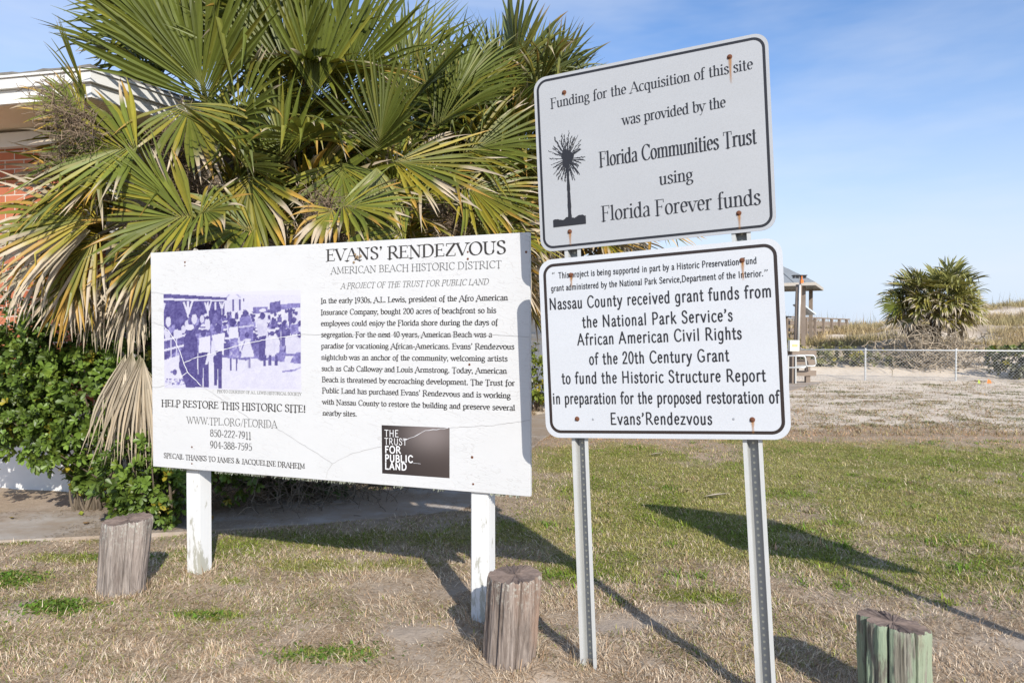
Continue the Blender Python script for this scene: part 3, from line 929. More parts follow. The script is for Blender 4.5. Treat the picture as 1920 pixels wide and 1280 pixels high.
def build_grass():
    r = np.random.default_rng(11)
    # dry thatch lying flat
    mb = MB()
    x, y = view_points(520000, 2.35, 13, r, power=1.25)
    a, b, c = zones(x, y)
    keep = keep_off(x, y) & (r.random(len(x)) < np.clip(b * 1.05 - 0.06, 0, 1) * (1 - c * .93) * (1 - 0.80 * a))
    x, y, a = x[keep], y[keep], a[keep]
    n = len(x)
    z = hz(x, y) + 0.002
    big = r.random(n) ** 2
    ln = 0.016 + 0.050 * big
    pal = np.array([(.40, .30, .205), (.48, .385, .28), (.24, .17, .11), (.36, .245, .155), (.56, .47, .36)])
    c0 = pal[r.integers(0, 5, n)] * (0.55 + 0.80 * r.random((n, 1))) * 1.42
    far = sstep(7.2, 9.2, y)[:, None]
    c0 = c0 * (1 - far) + c0 * np.array([1.12, .88, .70]) * far
    clump = 2 * PI * vnoise(x, y, 3.0) * 2
    v = blade_arrays(x, y, z, clump + r.normal(0, 1.1, n), ln, r.uniform(-.02, .75, n) * (1 + .5 * (r.random(n) < .2)), 0.0013 + 0.0016 * r.random(n) + 0.00020 * y, r.uniform(0.0, .7, n), c0, c0 * 1.08)
    mb.add(*v)
    k = 60000
    x = r.uniform(-4.2, .4, k)
    y = r.uniform(4.3, 9.5, k)
    near = fbm(x, y, 1.4, 4)
    keep = poly_in(x, y, WALK_POLY) & (r.random(k) < sstep(.36, .58, near))
    x, y = x[keep], y[keep]
    m = len(x)
    cc = pal[r.integers(0, 5, m)] * (.6 + .6 * r.random((m, 1)))
    mb.add(*blade_arrays(x, y, np.full(m, .024), r.uniform(0, 2 * PI, m), r.uniform(.02, .07, m), r.uniform(0, .3, m), r.uniform(.002, .004, m), r.uniform(0, .3, m), cc, cc))
    for fx_, fy_, rr_, cnt in ((-2.085, 3.70, .125, 260), (-.013, 2.90, .118, 240), (1.435, 2.60, .13, 260), (-1.80, 3.995, .07, 130), (-.14, 3.372, .07, 120), (.332, 3.005, .045, 90), (1.062, 2.72, .045, 90)):
        an = r.uniform(0, 2 * PI, cnt)
        ro = rr_ + np.abs(r.normal(0, .03, cnt))
        x, y = fx_ + ro * np.cos(an), fy_ + ro * np.sin(an)
        cc = pal[r.integers(0, 5, cnt)] * (.7 + .7 * r.random((cnt, 1))) * 1.2
        mb.add(*blade_arrays(x, y, hz(x, y), an + r.normal(0, 1.0, cnt), r.uniform(.04, .11, cnt), r.uniform(.3, 1.4, cnt), r.uniform(.0022, .0042, cnt), r.uniform(0, .9, cnt), cc, cc * 1.1))
    tag(mb.build("dry_grass", M['grass']), "dry tan dead grass lying flat over the soil around the posts", "grass", kind="stuff")
    # living turf
    mb = MB()
    x, y = view_points(760000, 2.35, 12.5, r, power=.95)
    a, b, c = zones(x, y)
    keep = keep_off(x, y) & (r.random(len(x)) < a * 1.0) & (r.random(len(x)) > c)
    x, y, a = x[keep], y[keep], a[keep]
    n = len(x)
    z = hz(x, y)
    t = fbm(x, y, 1.7, 3)[:, None]
    lush = np.clip(sstep(.45, .62, t) + (y[:, None] < 5.2) * .35 * (x[:, None] < 0.2), 0, 1)
    g = np.array([.205, .245, .042]) * lush + np.array([.33, .315, .098]) * (1 - lush)
    c0 = g * (0.5 + 0.9 * r.random((n, 1))) * (1 + .07 * r.standard_normal((n, 3)))
    dry = (r.random(n) < .17 - .1 * lush[:, 0])[:, None]
    c0 = np.where(dry, np.array([.50, .41, .25]) * (0.6 + .6 * r.random((n, 1))), c0)
    v = blade_arrays(x, y, z, r.uniform(0, 2 * PI, n), 0.013 + 0.024 * r.random(n), r.uniform(.2, 1.25, n), 0.002 + 0.0018 * r.random(n) + 0.00028 * y, r.uniform(.2, 1.0, n), c0, c0 * 1.15)
    mb.add(*v)
    # small round-leaved weeds in the green patches
    for cx, cy, rx, ry, k in ((-2.95, 3.95, .26, .12, 900), (-2.25, 3.46, .17, .08, 500), (-.80, 3.03, .22, .08, 320), (-1.52, 3.46, .14, .06, 160), (-1.15, 6.1, .14, .18, 260), (-2.4, 4.35, .2, .06, 150)):
        wx, wy = cx + rx * .55 * r.standard_normal(k), cy + ry * .55 * r.standard_normal(k)
        cc = jitcol((.10, .17, .025), k, r)
        mb.add(*blade_arrays(wx, wy, hz(wx, wy) + .012 * r.random(k), r.uniform(0, 2 * PI, k), 0.014 + .012 * r.random(k), r.uniform(.1, 1.0, k), 0.010 + .006 * r.random(k), r.uniform(0, .9, k), cc, cc * 1.2))
    for _ in range(170):
        cx, cy = view_points(1, 3.6, 9.0, r, .05, .78, 1.0)
        k = int(r.integers(20, 70))
        s_ = r.uniform(.03, .10)
        wx, wy = cx + s_ * r.standard_normal(k), cy + s_ * .8 * r.standard_normal(k)
        cc = jitcol(((.15, .235, .03), (.22, .26, .045), (.44, .36, .20))[r.integers(0, 3)], k, r, .3)
        mb.add(*blade_arrays(wx, wy, hz(wx, wy), r.uniform(0, 2 * PI, k), r.uniform(.02, .07, k), r.uniform(.2, 1.3, k), .004 + r.uniform(0, .005, k), r.uniform(0, .9, k), cc, cc * 1.15))
    tag(mb.build("green_grass", M['grass']), "short green turf with dry blades across the lawn behind the metal posts", "grass", kind="stuff")
    # low mats of beach plants on the sand
    mb = MB()
    k = 520
    mx_, my_ = view_points(k, 10.2, 19.2, r, 0.05, 0.80, 1.2)
    for cx, cy in zip(mx_, my_):
        if poly_in([cx], [cy], WALK_POLY)[0] or (cx < 2.2 and cy < 13):
            continue
        m = r.integers(30, 110)
        rx, ry = r.uniform(.12, .55), r.uniform(.10, .35)
        px, py = cx + rx * r.standard_normal(m) * .5, cy + ry * r.standard_normal(m) * .5
        base = ((.24, .22, .11), (.36, .28, .16), (.20, .20, .09), (.40, .30, .18), (.33, .25, .15))[r.integers(0, 5)]
        cc = jitcol(base, m, r, .3)
        mb.add(*blade_arrays(px, py, hz(px, py), r.uniform(0, 2 * PI, m), r.uniform(.04, .09, m), r.uniform(.0, .7, m), r.uniform(.008, .016, m), r.uniform(0, .8, m), cc, cc * 1.1))
    k = 26000
    x, y = view_points(k, 9.4, 20.5, r, 0.02, 0.80, 1.2)
    a, b, c = zones(x, y)
    keep = keep_off(x, y) & (r.random(k) > c * .9)
    x, y = x[keep], y[keep]
    m = len(x)
    cc = jitcol((.33, .25, .135), m, r, .35)
    mb.add(*blade_arrays(x, y, hz(x, y), r.uniform(0, 2 * PI, m), r.uniform(.04, .11, m), r.uniform(.1, 1.2, m), r.uniform(.006, .011, m), r.uniform(0, .8, m), cc, cc * 1.1))
    tag(mb.build("beach_grass", M['grass']), "low tufts of grey-green and brown beach plants scattered over pale sand", "ground cover", kind="stuff")
    # sea oats and dune grass beyond the fence
    mb = MB()
    k = 120000
    x, y = view_points(k, 22.3, 66, r, 0.24, 0.84, 1.35)
    n1 = fbm(x, y, .5, 3)
    bare = sstep(0.60, 0.70, fbm(x + 5, y + 8, 0.35, 3))
    keep = (r.random(k) < sstep(.30, .52, n1)) & (r.random(k) > bare * .96) & ((y > 25.5 + 2 * n1) | (r.random(k) < .12))
    x, y, n1 = x[keep], y[keep], n1[keep]
    m = len(x)
    green = sstep(.48, .64, fbm(x - 20, y, .22, 3))[:, None] * .30
    cc = np.array([.50, .39, .22]) * (1 - green) + np.array([.30, .30, .12]) * green
    cc = cc * (0.6 + .75 * r.random((m, 1)))
    mb.add(*blade_arrays(x, y, hz(x, y) - .03, r.uniform(0, 2 * PI, m), r.uniform(.22, .55, m) * (.7 + .6 * n1), r.uniform(.7, 1.5, m), .011 + .00035 * y, r.uniform(.1, .9, m), cc * .9, cc * 1.12))
    k = 420
    x, y = view_points(k, 38, 56, r, 0.28, 0.84, 1.2)
    cc = jitcol((.33, .28, .16), k, r)
    mb.add(*blade_arrays(x, y, hz(x, y), r.uniform(0, 2 * PI, k), r.uniform(.6, 1.15, k), r.uniform(1.25, 1.55, k), np.full(k, .022), r.uniform(0, .4, k), cc, cc))
    tag(mb.build("dune_grass", M['grass']), "tawny dune grass and sea oats covering the sand hills behind the fence", "dune grass", kind="stuff")
build_grass()

# ------------------------------------------------------------------ signs
def pose(c, yaw, roll, tilt):
    u = A3(math.cos(yaw), math.sin(yaw), 0)
    n = A3(math.sin(yaw), -math.cos(yaw), 0)
    up = math.cos(tilt) * A3(0, 0, 1) + math.sin(tilt) * n
    U = math.cos(roll) * u + math.sin(roll) * up
    V = -math.sin(roll) * u + math.cos(roll) * up
    W = np.cross(U, V)
    m = Matrix.Identity(4)
    for i in range(3):
        m[i][0], m[i][1], m[i][2], m[i][3] = U[i], V[i], W[i], c[i]
    return m
def at(m, x, y, z=0.0):
    return np.array(m @ Vector((x, y, z)))

BW, BH, BT = 2.283, 1.223, 0.024
PB = pose((-0.9873, 3.6192, 1.2633), -0.3451, 0.0035, 0.0021)

def strip_line(mb, pts, wd, z, r):
    p = np.array(pts, float)
    # subdivide with a little wander
    q = [p[0]]
    for a, b in zip(p[:-1], p[1:]):
        k = max(2, int(np.linalg.norm(b - a) / 0.018))
        for t in np.linspace(0, 1, k + 1)[1:]:
            q.append(a + (b - a) * t)
    q = np.array(q)
    d = nrm(np.gradient(q, axis=0))
    nn = np.c_[-d[:, 1], d[:, 0]]
    q[1:-1] += nn[1:-1] * r.normal(0, .0013, (len(q) - 2, 1))
    ww = wd * (0.6 + .7 * r.random(len(q)))[:, None] / 2
    n = len(q)
    v = np.zeros((2 * n, 3))
    v[:n, :2], v[n:, :2], v[:, 2] = q + nn * ww, q - nn * ww, z
    mb.add(v, [[i, n + i, n + i + 1, i + 1] for i in range(n - 1)])

def disc(mb, x, y, z, r, h=0.0, k=12, col=None):
    an = np.arange(k) * 2 * PI / k
    v = [np.c_[x + r * np.cos(an), y + r * np.sin(an), np.full(k, z)]]
    if h:
        v.append(np.c_[x + r * .8 * np.cos(an), y + r * .8 * np.sin(an), np.full(k, z + h)])
    v.append([[x, y, z + h * 1.15]])
    v = np.vstack(v)
    q = [[i, (i + 1) % k, k + (i + 1) % k, k + i] for i in range(k)] if h else None
    b = k if h else 0
    mb.add(v, q, [[len(v) - 1, b + i, b + (i + 1) % k] for i in range(k)], col)

TONE = [(0.0, (.045, .034, .145)), (.5, (.215, .195, .42)), (1.0, (.585, .575, .635))]
def tone(t):
    t = np.clip(t, 0, 1)[:, None]
    a, b, c = (np.array(x[1]) for x in TONE)
    return np.where(t < .5, a + (b - a) * t * 2, b + (c - b) * (t - .5) * 2)

def paint_photo(px, py):
    """Tone of the printed crowd scene at print coordinates (x 72..988, y 78..700)."""
    r = np.random.default_rng(5)
    v = np.full(px.shape, .95)
    nz = fbm(px, py, .05, 3)
    def poly(p, t, k=0.0):
        m = poly_in(px, py, p)
        v[m] = (t + k * (nz - .5))[m] if k else t
    def ell(cx, cy, rx, ry, t):
        m = ((px - cx) / rx) ** 2 + ((py - cy) / ry) ** 2 < 1
        v[m] = t
    poly([(72, 360), (500, 330), (988, 330), (988, 560), (700, 545), (600, 520), (72, 520)], .42, .8)
    poly([(72, 520), (330, 470), (988, 560), (988, 720), (72, 720)], .93, .12)
    poly([(72, 110), (500, 152), (500, 335), (300, 350), (72, 520)], .13, .16)
    poly([(500, 150), (615, 140), (615, 235), (500, 245)], .9, .1)
    for x in (552, 596, 622): poly([(x, 150), (x + 9, 150), (x + 9, 220), (x, 220)], .15)
    poly([(500, 140), (550, 92), (556, 92), (612, 142), (600, 142), (552, 102), (512, 142)], .7)
    poly([(620, 165), (790, 172), (790, 215), (620, 215)], .93)
    poly([(685, 205), (780, 208), (780, 245), (685, 245)], .35, .4)
    poly([(795, 186), (862, 178), (868, 240), (795, 258)], .22, .2)
    poly([(868, 198), (985, 203), (985, 228), (868, 232)], .42, .3)
    poly([(72, 78), (250, 100), (515, 135), (515, 150), (250, 124), (72, 106)], .12, .1)
    poly([(72, 108), (250, 126), (510, 150), (510, 157), (250, 136), (72, 120)], .93)
    for x, y0, s in ((247, 140, 1.0), (385, 152, .72), (480, 158, .5)):
        poly([(x - 8 * s, y0), (x + 8 * s, y0), (x + 8 * s, y0 + 165 * s), (x - 8 * s, y0 + 165 * s)], .92)
        poly([(x - 38 * s, y0), (x - 24 * s, y0), (x + 3, y0 + 75 * s), (x - 9, y0 + 82 * s)], .92)
        poly([(x + 38 * s, y0), (x + 24 * s, y0), (x - 3, y0 + 75 * s), (x + 9, y0 + 82 * s)], .92)
    poly([(430, 158), (441, 158), (441, 300), (430, 300)], .88)
    poly([(72, 135), (88, 140), (72, 195)], .9)
    for _ in range(26):
        x, y = r.uniform(80, 490), r.uniform(215, 300)
        ell(x, y, 9, 12, .08)
        ell(x, y + 34, 15, 25, r.choice([.85, .5, .22, .3]))
    for x, y in ((105, 262), (160, 345), (185, 352), (98, 350), (290, 255), (380, 290)):
        ell(x, y, 19, 34, .88)
        ell(x, y - 40, 10, 12, .08)
    for y, d in ((372, -28), (440, -32)):
        poly([(72, y), (245, y + d), (245, y + d + 14), (72, y + 16)], .9)
    poly([(72, 395), (215, 365), (215, 408), (72, 438)], .2, .3)
    for x in (118, 158): poly([(x, 370), (x + 9, 370), (x + 9, 500), (x, 500)], .82)
    poly([(72, 512), (190, 480), (200, 520), (200, 640), (72, 660)], .93, .1)
    ell(147, 592, 16, 19, .15); ell(125, 590, 12, 6, .3)
    for _ in range(30): ell(r.uniform(85, 220), r.uniform(635, 675), r.uniform(4, 11), r.uniform(3, 7), r.choice([.3, .55, .75]))
    # the crowd behind
    for k in range(110):
        y = 232 + (k / 110) ** 1.1 * 170
        x = r.uniform(490, 985)
        s = .55 + (y - 230) / 330
        b = r.choice([.93, .85, .6, .4, .25, .15])
        ell(x + 12 * s, y + 60 * s, 9 * s, 40 * s, .12)
        poly([(x - 20 * s, y + 16 * s), (x + 20 * s, y + 16 * s), (x + 24 * s, y + 100 * s), (x - 24 * s, y + 100 * s)], b, .25)
        ell(x, y, 11 * s + 2, 15 * s + 2, .10)
        if r.random() < .22: ell(x, y - 12 * s, 17 * s, 7 * s, .92)
    poly([(600, 265), (665, 255), (688, 330), (684, 410), (600, 410)], .42, .3); ell(635, 240, 17, 22, .12)
    poly([(590, 318), (690, 312), (690, 322), (590, 328)], .8)
    poly([(705, 275), (775, 270), (782, 400), (720, 400)], .85, .2); ell(748, 262, 17, 22, .1); ell(748, 228, 24, 10, .93)
    # bench and seated people to the right
    poly([(480, 490), (640, 515), (720, 470), (720, 482), (640, 530), (480, 505)], .3)
    poly([(720, 390), (770, 380), (765, 540), (722, 530)], .12, .1)
    poly([(768, 395), (830, 370), (858, 420), (850, 500), (760, 520)], .9, .15); ell(805, 355, 26, 12, .93); ell(808, 372, 15, 14, .12)
    for x in (752, 786, 826): poly([(x, 500), (x + 18, 500), (x + 14, 565), (x - 4, 565)], .13)
    poly([(888, 400), (955, 382), (978, 470), (935, 520), (900, 590), (878, 585), (895, 480)], .9, .15); ell(908, 362, 24, 16, .18); ell(908, 378, 15, 14, .12)
    poly([(865, 340), (895, 330), (890, 450), (868, 450)], .2, .2); ell(882, 318, 14, 18, .1)
    poly([(920, 325), (972, 322), (976, 380), (925, 380)], .45, .4); ell(945, 300, 15, 19, .12)
    poly([(835, 490), (988, 500), (988, 512), (835, 505)], .35); poly([(870, 598), (950, 590), (985, 575), (985, 584), (950, 602), (870, 606)], .45)
    # woman, child, men walking
    for x in (531, 570): poly([(x, 505), (x + 11, 505), (x + 9, 592), (x + 1, 592)], .18)
    poly([(526, 322), (585, 318), (592, 400), (528, 400)], .94); poly([(530, 390), (584, 390), (600, 512), (526, 512)], .45, .9)
    ell(550, 292, 20, 28, .08)
    for x in (648, 658): poly([(x, 505), (x + 8, 505), (x + 7, 576), (x, 576)], .2)
    poly([(622, 398), (668, 398), (692, 508), (606, 508)], .9); poly([(628, 410), (634, 410), (612, 465), (606, 460)], .3); poly([(662, 410), (670, 410), (688, 462), (680, 465)], .3)
    ell(645, 372, 14, 18, .12)
    poly([(240, 330), (292, 340), (312, 400), (306, 560), (322, 692), (226, 692), (178, 560), (184, 460), (214, 436), (214, 372)], .10, .10)
    poly([(184, 470), (230, 455), (300, 480), (250, 520), (190, 520)], .17)
    ell(256, 330, 22, 22, .1); ell(255, 306, 33, 19, .93)
    poly([(314, 465), (386, 462), (386, 694), (352, 694), (350, 540), (340, 692), (316, 692)], .09)
    poly([(322, 378), (398, 368), (398, 470), (318, 472)], .95)
    poly([(396, 470), (380, 475), (362, 545), (376, 548), (398, 500)], .92); ell(356, 556, 11, 15, .12)
    ell(352, 348, 18, 24, .1); ell(350, 304, 18, 14, .92); ell(350, 318, 34, 9, .9); poly([(332, 308), (368, 308), (368, 315), (332, 315)], .25)
    poly([(418, 462), (480, 460), (472, 700), (450, 700), (450, 540), (442, 682), (424, 680)], .09)
    poly([(410, 364), (500, 352), (484, 462), (424, 466)], .95)
    poly([(408, 400), (424, 400), (440, 495), (430, 505), (400, 490)], .9); ell(432, 502, 9, 11, .12)
    ell(455, 326, 21, 32, .1)
    # the print fades out to white at its right and lower edges
    fade = sstep(930, 988, px) * sstep(560, 610, py)
    return v * (1 - fade) + .97 * fade

# board-local metres -> print coordinates (print is a plain rectangle on the board)
def print_xy(x, y):
    fx = (x + 1.0482) / 0.928
    top, bot = 0.3757 - 0.026 * fx, -0.1567 + 0.012 * fx
    px = 72 + 916 * fx
    ytop, ybot = 78 + 75 * fx, 692 + 18 * fx
    return px, ytop + (top - y) / (top - bot) * (ybot - ytop)

def build_billboard():
    r = np.random.default_rng(3)
    root = empty("billboard", (-0.98, 3.66, 0.0), -0.3451)
    tag(root, "wide white cracked signboard on two white posts, with purple photo and dark square logo", "sign")
    bm = bmesh.new()
    bmesh.ops.create_cube(bm, size=1, matrix=Matrix.Diagonal((BW, BH, BT, 1)))
    bm_obj("sign_panel", bm, M['board'], root, PB, bevel=0.0025)
    zf = BT / 2 + 0.0006
    # lettering
    tr = [0]
    set_line("lettering", M['ink'], root, PB, "EVANS’ RENDEZVOUS", 0.0442, .5194, 1.0232, .5178, .0605, .185, .06, z=zf, track=tr)
    set_line("lettering", M['ink'], root, PB, "HELP RESTORE THIS HISTORIC SITE!", -1.0699, -.2629, -.0961, -.2644, .0377, .20, .08, z=zf, track=tr)
    set_line("lettering", M['ink'], root, PB, "SPECAIL THANKS TO JAMES & JACQUELINE DRAHEIM", -1.0580, -.5565, -.1037, -.5593, .0270, .19, .09, z=zf, track=tr)
    set_line("lettering", M['ink_thin'], root, PB, "AMERICAN BEACH HISTORIC DISTRICT", .0688, .4537, 1.0018, .4526, .0342, .13, .06, z=zf, track=tr)
    set_line("lettering", M['ink_thin'], root, PB, "A PROJECT OF THE TRUST FOR PUBLIC LAND", .1267, .3768, .9424, .3761, .0280, .13, .065, shear=.22, z=zf, track=tr)
    set_line("lettering", M['ink_thin'], root, PB, "WWW.TPL.ORG/FLORIDA", -.8878, -.3545, -.2777, -.3535, .0396, .12, .055, z=zf, track=tr)
    set_line("lettering", M['ink_thin'], root, PB, "850-222-7911", -.7235, -.4184, -.4483, -.4206, .0373, .16, .09, z=zf, track=tr)
    set_line("lettering", M['ink_thin'], root, PB, "904-388-7595", -.7244, -.4830, -.4433, -.4826, .0373, .16, .09, z=zf, track=tr)
    set_line("lettering", M['ink_thin'], root, PB, "PHOTO COURTESY OF A.L. LEWIS HISTORICAL SOCIETY", -.6715, -.1753, -.1206, -.1767, .0150, .16, .08, z=zf, track=tr)
    for t in [
        (0.0065, 0.3034, 1.0326, 0.2997, 'In the early 1930s, A.L. Lewis, president of the Afro American'),
        (0.0059, 0.2443, 0.9745, 0.2415, 'Insurance Company, bought 200 acres of beachfront so his'),
        (0.0057, 0.1867, 0.9818, 0.1848, 'employees could enjoy the Florida shore during the days of'),
        (0.0068, 0.1292, 0.9526, 0.1278, 'segregation. For the next 40 years, American Beach was a'),
        (0.0063, 0.0707, 1.0638, 0.0713, 'paradise for vacationing African-Americans. Evans’ Rendezvous'),
        (0.0073, 0.0123, 1.0300, 0.0150, 'nightclub was an anchor of the community, welcoming artists'),
        (0.0078, -0.0454, 1.0261, -0.0430, 'such as Cab Calloway and Louis Armstrong. Today, American'),
        (0.0092, -0.1030, 1.0654, -0.0986, 'Beach is threatened by encroaching development. The Trust for'),
        (0.0103, -0.1590, 1.0442, -0.1577, 'Public Land has purchased Evans’ Rendezvous and is working'),
        (0.0107, -0.2184, 1.0663, -0.2146, 'with Nassau County to restore the building and preserve several'),
        (0.0121, -0.2761, 0.2128, -0.2733, 'nearby sites.')]:
        set_line("lettering", M['ink_body'], root, PB, t[4], t[0], t[1], t[2], t[3],   .0272, .20, .105, z=zf, track=tr)
    # printed photograph
    nx, ny = 230, 136
    gx, gy = np.meshgrid(np.linspace(-1.0482, -.1202, nx), np.linspace(-.158, .376, ny))
    px, py = print_xy(gx.ravel(), gy.ravel())
    t = paint_photo(px, py)
    t = np.clip(t + (np.random.default_rng(8).random(t.shape) - .5) * .10 + (fbm(px, py, .11, 2) - .5) * .5 * np.clip(1.0 - np.abs(t - .4) * 1.9, .02, 1), 0, 1)
    fx = (gx.ravel() + 1.0482) / 0.928
    edge = (gy.ravel() > 0.3757 - 0.026 * fx) | (gy.ravel() < -0.1567 + .012 * fx)
    t[edge] = .99
    mb = MB()
    v = np.stack([gx.ravel(), gy.ravel(), np.full(gx.size, zf)], -1)
    i = np.arange(ny - 1)[:, None] * nx + np.arange(nx - 1)[None]
    mb.add(v, np.stack([i, i + 1, i + nx + 1, i + nx], -1).reshape(-1, 4), col=tone(t))
    tag(mb.build("photo_print", M['print'], root, mw=PB), "faded purple print of a crowd beside a pavilion")
    # square logo: printed gradient plus a painted-in reflection at upper right, white words
    mb = MB()
    L = [(0.358, -0.3116), (0.7319, -0.309), (0.7304, -0.5529), (0.3592, -0.5537)]
    k = 24
    vv, cc = [], []
    for a in np.linspace(0, 1, k):
        for b in np.linspace(0, 1, k):
            p = (np.array(L[0]) * (1 - b) + np.array(L[1]) * b) * (1 - a) + (np.array(L[3]) * (1 - b) + np.array(L[2]) * b) * a
            vv.append((p[0], p[1], zf))
            d = np.exp(-(((b - .72) / .38) ** 2 + ((a - .12) / .38) ** 2))
            cc.append(np.array([.030, .024, .023]) + np.array([.15, .13, .125]) * d + np.array([.03, .022, .018]) * b)
    i = np.arange(k - 1)[:, None] * k + np.arange(k - 1)[None]
    mb.add(vv, np.stack([i, i + k, i + k + 1, i + 1], -1).reshape(-1, 4), col=np.array(cc))
    logo = mb.build("logo_square", M['print'], root, mw=PB)
    zl = zf + .0008
    for a, b, c, d, cap, st, tx in [(0.3759, -.3678, .4523, -.3663, .0334, .11, 'THE'), (.3756, -.4073, .4980, -.4053, .0320, .11, 'TRUST'),
                                    (.3780, -.4485, .4637, -.4470, .0329, .20, 'FOR'), (.3777, -.4920, .5300, -.4885, .0333, .20, 'PUBLIC'), (.3774, -.5305, .4960, -.5283, .0329, .20, 'LAND')]:
        set_line("logo_lettering", M['white_ink'], logo, PB, tx, a, b, c, d, cap, st, st, sans=True, z=zl, track=tr, gap=7)
    # cracks: grey over the paint, white where they cross the prints
    dk, wh = ("crack", M['crack']), ("crack_in_print", M['crack_white'])
    def strip(kind, *q):
        m2 = MB()
        strip_line(m2, *q, r)
        m2.build(kind[0], kind[1], root, mw=PB)
    zc, zw = zf + .0007, zf + .0016
    A = [(-1.141, .215), (-1.09, .205), (-1.045, .19)]
    strip(dk, A, .0019, zc)
    strip(wh, [(-1.045, .19), (-1.0, .15), (-.962, .105), (-.93, .045), (-.906, -.015), (-.88, -.066), (-.786, -.139)], .0040, zw)
    strip(dk, [(-.786, -.139), (-.638, -.212), (-.459, -.308), (-.278, -.355), (-.149, -.417), (-.017, -.478), (.067, -.523)], .0021, zc)
    strip(wh, [(-.88, -.066), (-.958, -.112), (-1.046, -.144)], .0031, zw)
    strip(dk, [(-1.046, -.144), (-1.09, -.155), (-1.141, -.156)], .0019, zc)
    strip(wh, [(-.906, -.015), (-.822, .013), (-.709, .038), (-.562, .077), (-.349, .117), (-.122, .142)], .0033, zw)
    strip(dk, [(-.12, .143), (.005, .142), (.306, .139), (.605, .136), (.969, .138), (1.1405, .130)], .0018, zc)
    strip(dk, [(.028, -.600), (.04, -.56), (.067, -.523), (.176, -.467), (.357, -.419)], .0019, zc)
    strip(wh, [(.475, -.384), (.54, -.36), (.602, -.328), (.725, -.3095)], .0024, zw)
    strip(wh, [(.535, -.492), (.575, -.4925)], .0018, zw)
    strip(dk, [(.734, -.309), (.94, -.29), (1.1405, -.256)], .0019, zc)
    strip(dk, [(-1.139, .387), (-1.048, .376)], .0018, zc)
    # screw heads and holes
    for x, y, s in ((-.8906, .5489, .006), (-.8906, .530, .004), (.8317, .5003, .006), (.8319, .5334, .005), (1.125, .521, .006), (.8374, -.0024, .006), (.8489, -.4449, .007), (.8538, -.5728, .0055), (-.8552, -.4853, .0055), (-.8565, -.5786, .005)):
        m2 = MB()
        disc(m2, x, y, BT / 2 + .0002, s, .0015)
        m2.build("screw", M['rust'], root, mw=PB)
    # a small wasp-nest-like mud spot on the heading
    m2 = MB()
    for _ in range(14):
        disc(m2, .2289 + r.normal(0, .011), .5344 + r.normal(0, .008), zf + .0005, r.uniform(.003, .007), r.uniform(.002, .005), 7)
    tag(m2.build("mud_spot", plain("dry_mud", (.30, .22, .14), .95, .05), root, mw=PB), "tan mud spot over the heading")
    # lichen along the lower edge
    m2 = MB()
    for _ in range(900):
        x = r.uniform(-BW / 2, BW / 2 * .95)
        if vnoise(np.array([x * 9]), np.array([3.3]))[0] < .42:
            continue
        b = A3(x, -BH / 2 - .0005, r.uniform(-BT / 2, BT / 2))
        d = A3(r.normal(0, .5), -1, r.normal(0, .5) + .2)
        d = d / np.linalg.norm(d) * r.uniform(.005, .017)
        s = A3(.0028, 0, .001)
        c = np.array([.45, .47, .36]) * r.uniform(.5, 1.1)
        m2.add([b - s, b + s, b + d + s * .5, b + d - s * .5], [[0, 1, 2, 3]], col=c)
    tag(m2.build("lichen", M['tinted'], root, mw=PB), kind="stuff")
    # posts behind the board
    for x, y, w_, top in ((-1.800, 3.995, .096, 1.6), (-.140, 3.372, .092, 1.6)):
        bm = bmesh.new()
        h = top + .15
        bmesh.ops.create_cube(bm, size=1, matrix=Matrix.Translation((0, 0, h / 2 - .15)) @ Matrix.Diagonal((w_, w_, h, 1)))
        bmesh.ops.bevel(bm, geom=bm.edges[:], offset=.005, segments=2, affect='EDGES')
        g0 = hz1(x, y)
        bm_obj("post", bm, M['white_post'], root, Matrix.Translation((x, y, g0)) @ Matrix.Rotation(-.3451, 4, 'Z'))
build_billboard()

def rr_outline(w_, h_, rr, k=9):
    pts = []
    for cx, cy, a0 in ((w_ / 2 - rr, h_ / 2 - rr, 0), (-w_ / 2 + rr, h_ / 2 - rr, 90), (-w_ / 2 + rr, -h_ / 2 + rr, 180), (w_ / 2 - rr, -h_ / 2 + rr, 270)):
        for a in np.linspace(a0, a0 + 90, k):
            pts.append((cx + rr * math.cos(rad(a)), cy + rr * math.sin(rad(a))))
    return np.array(pts)

def plate(name, w_, h_, rr, t, mat, parent, mw, back=None):
    mb = MB()
    o = rr_outline(w_, h_, rr)
    n = len(o)
    v = np.vstack([np.c_[o, np.full(n, t / 2)], np.c_[o, np.full(n, -t / 2)], [[0, 0, t / 2], [0, 0, -t / 2]]])
    q = [[i, n + i, n + (i + 1) % n, (i + 1) % n] for i in range(n)]
    tr = [[2 * n, i, (i + 1) % n] for i in range(n)] + [[2 * n + 1, n + (i + 1) % n, n + i] for i in range(n)]
    mb.add(v, q, tr)
    return mb.build(name, mat, parent, mw=mw)

def border(name, w_, h_, rr, inset, th, z, mat, parent, mw):
    mb = MB()
    a, b = rr_outline(w_ - 2 * inset, h_ - 2 * inset, rr - inset * .6), rr_outline(w_ - 2 * inset - 2 * th, h_ - 2 * inset - 2 * th, rr - inset * .6 - th)
    n = len(a)
    mb.add(np.vstack([np.c_[a, np.full(n, z)], np.c_[b, np.full(n, z)]]), [[i, (i + 1) % n, n + (i + 1) % n, n + i] for i in range(n)])
    return mb.build(name, mat, parent, mw=mw)

P1 = pose((0.5599, 2.9009, 2.1764), -0.4047, 0.0473, -0.0003)
eye = Vector((0, 0, EYE))          # same sight lines, a touch nearer, so both panels share straight posts
P1 = Matrix.Translation(eye) @ Matrix.Scale(.98, 4) @ Matrix.Translation(-eye) @ P1
P2 = pose((0.5788, 2.7966, 1.3711), -0.4027, 0.0509, -0.0064)
TP = 0.003

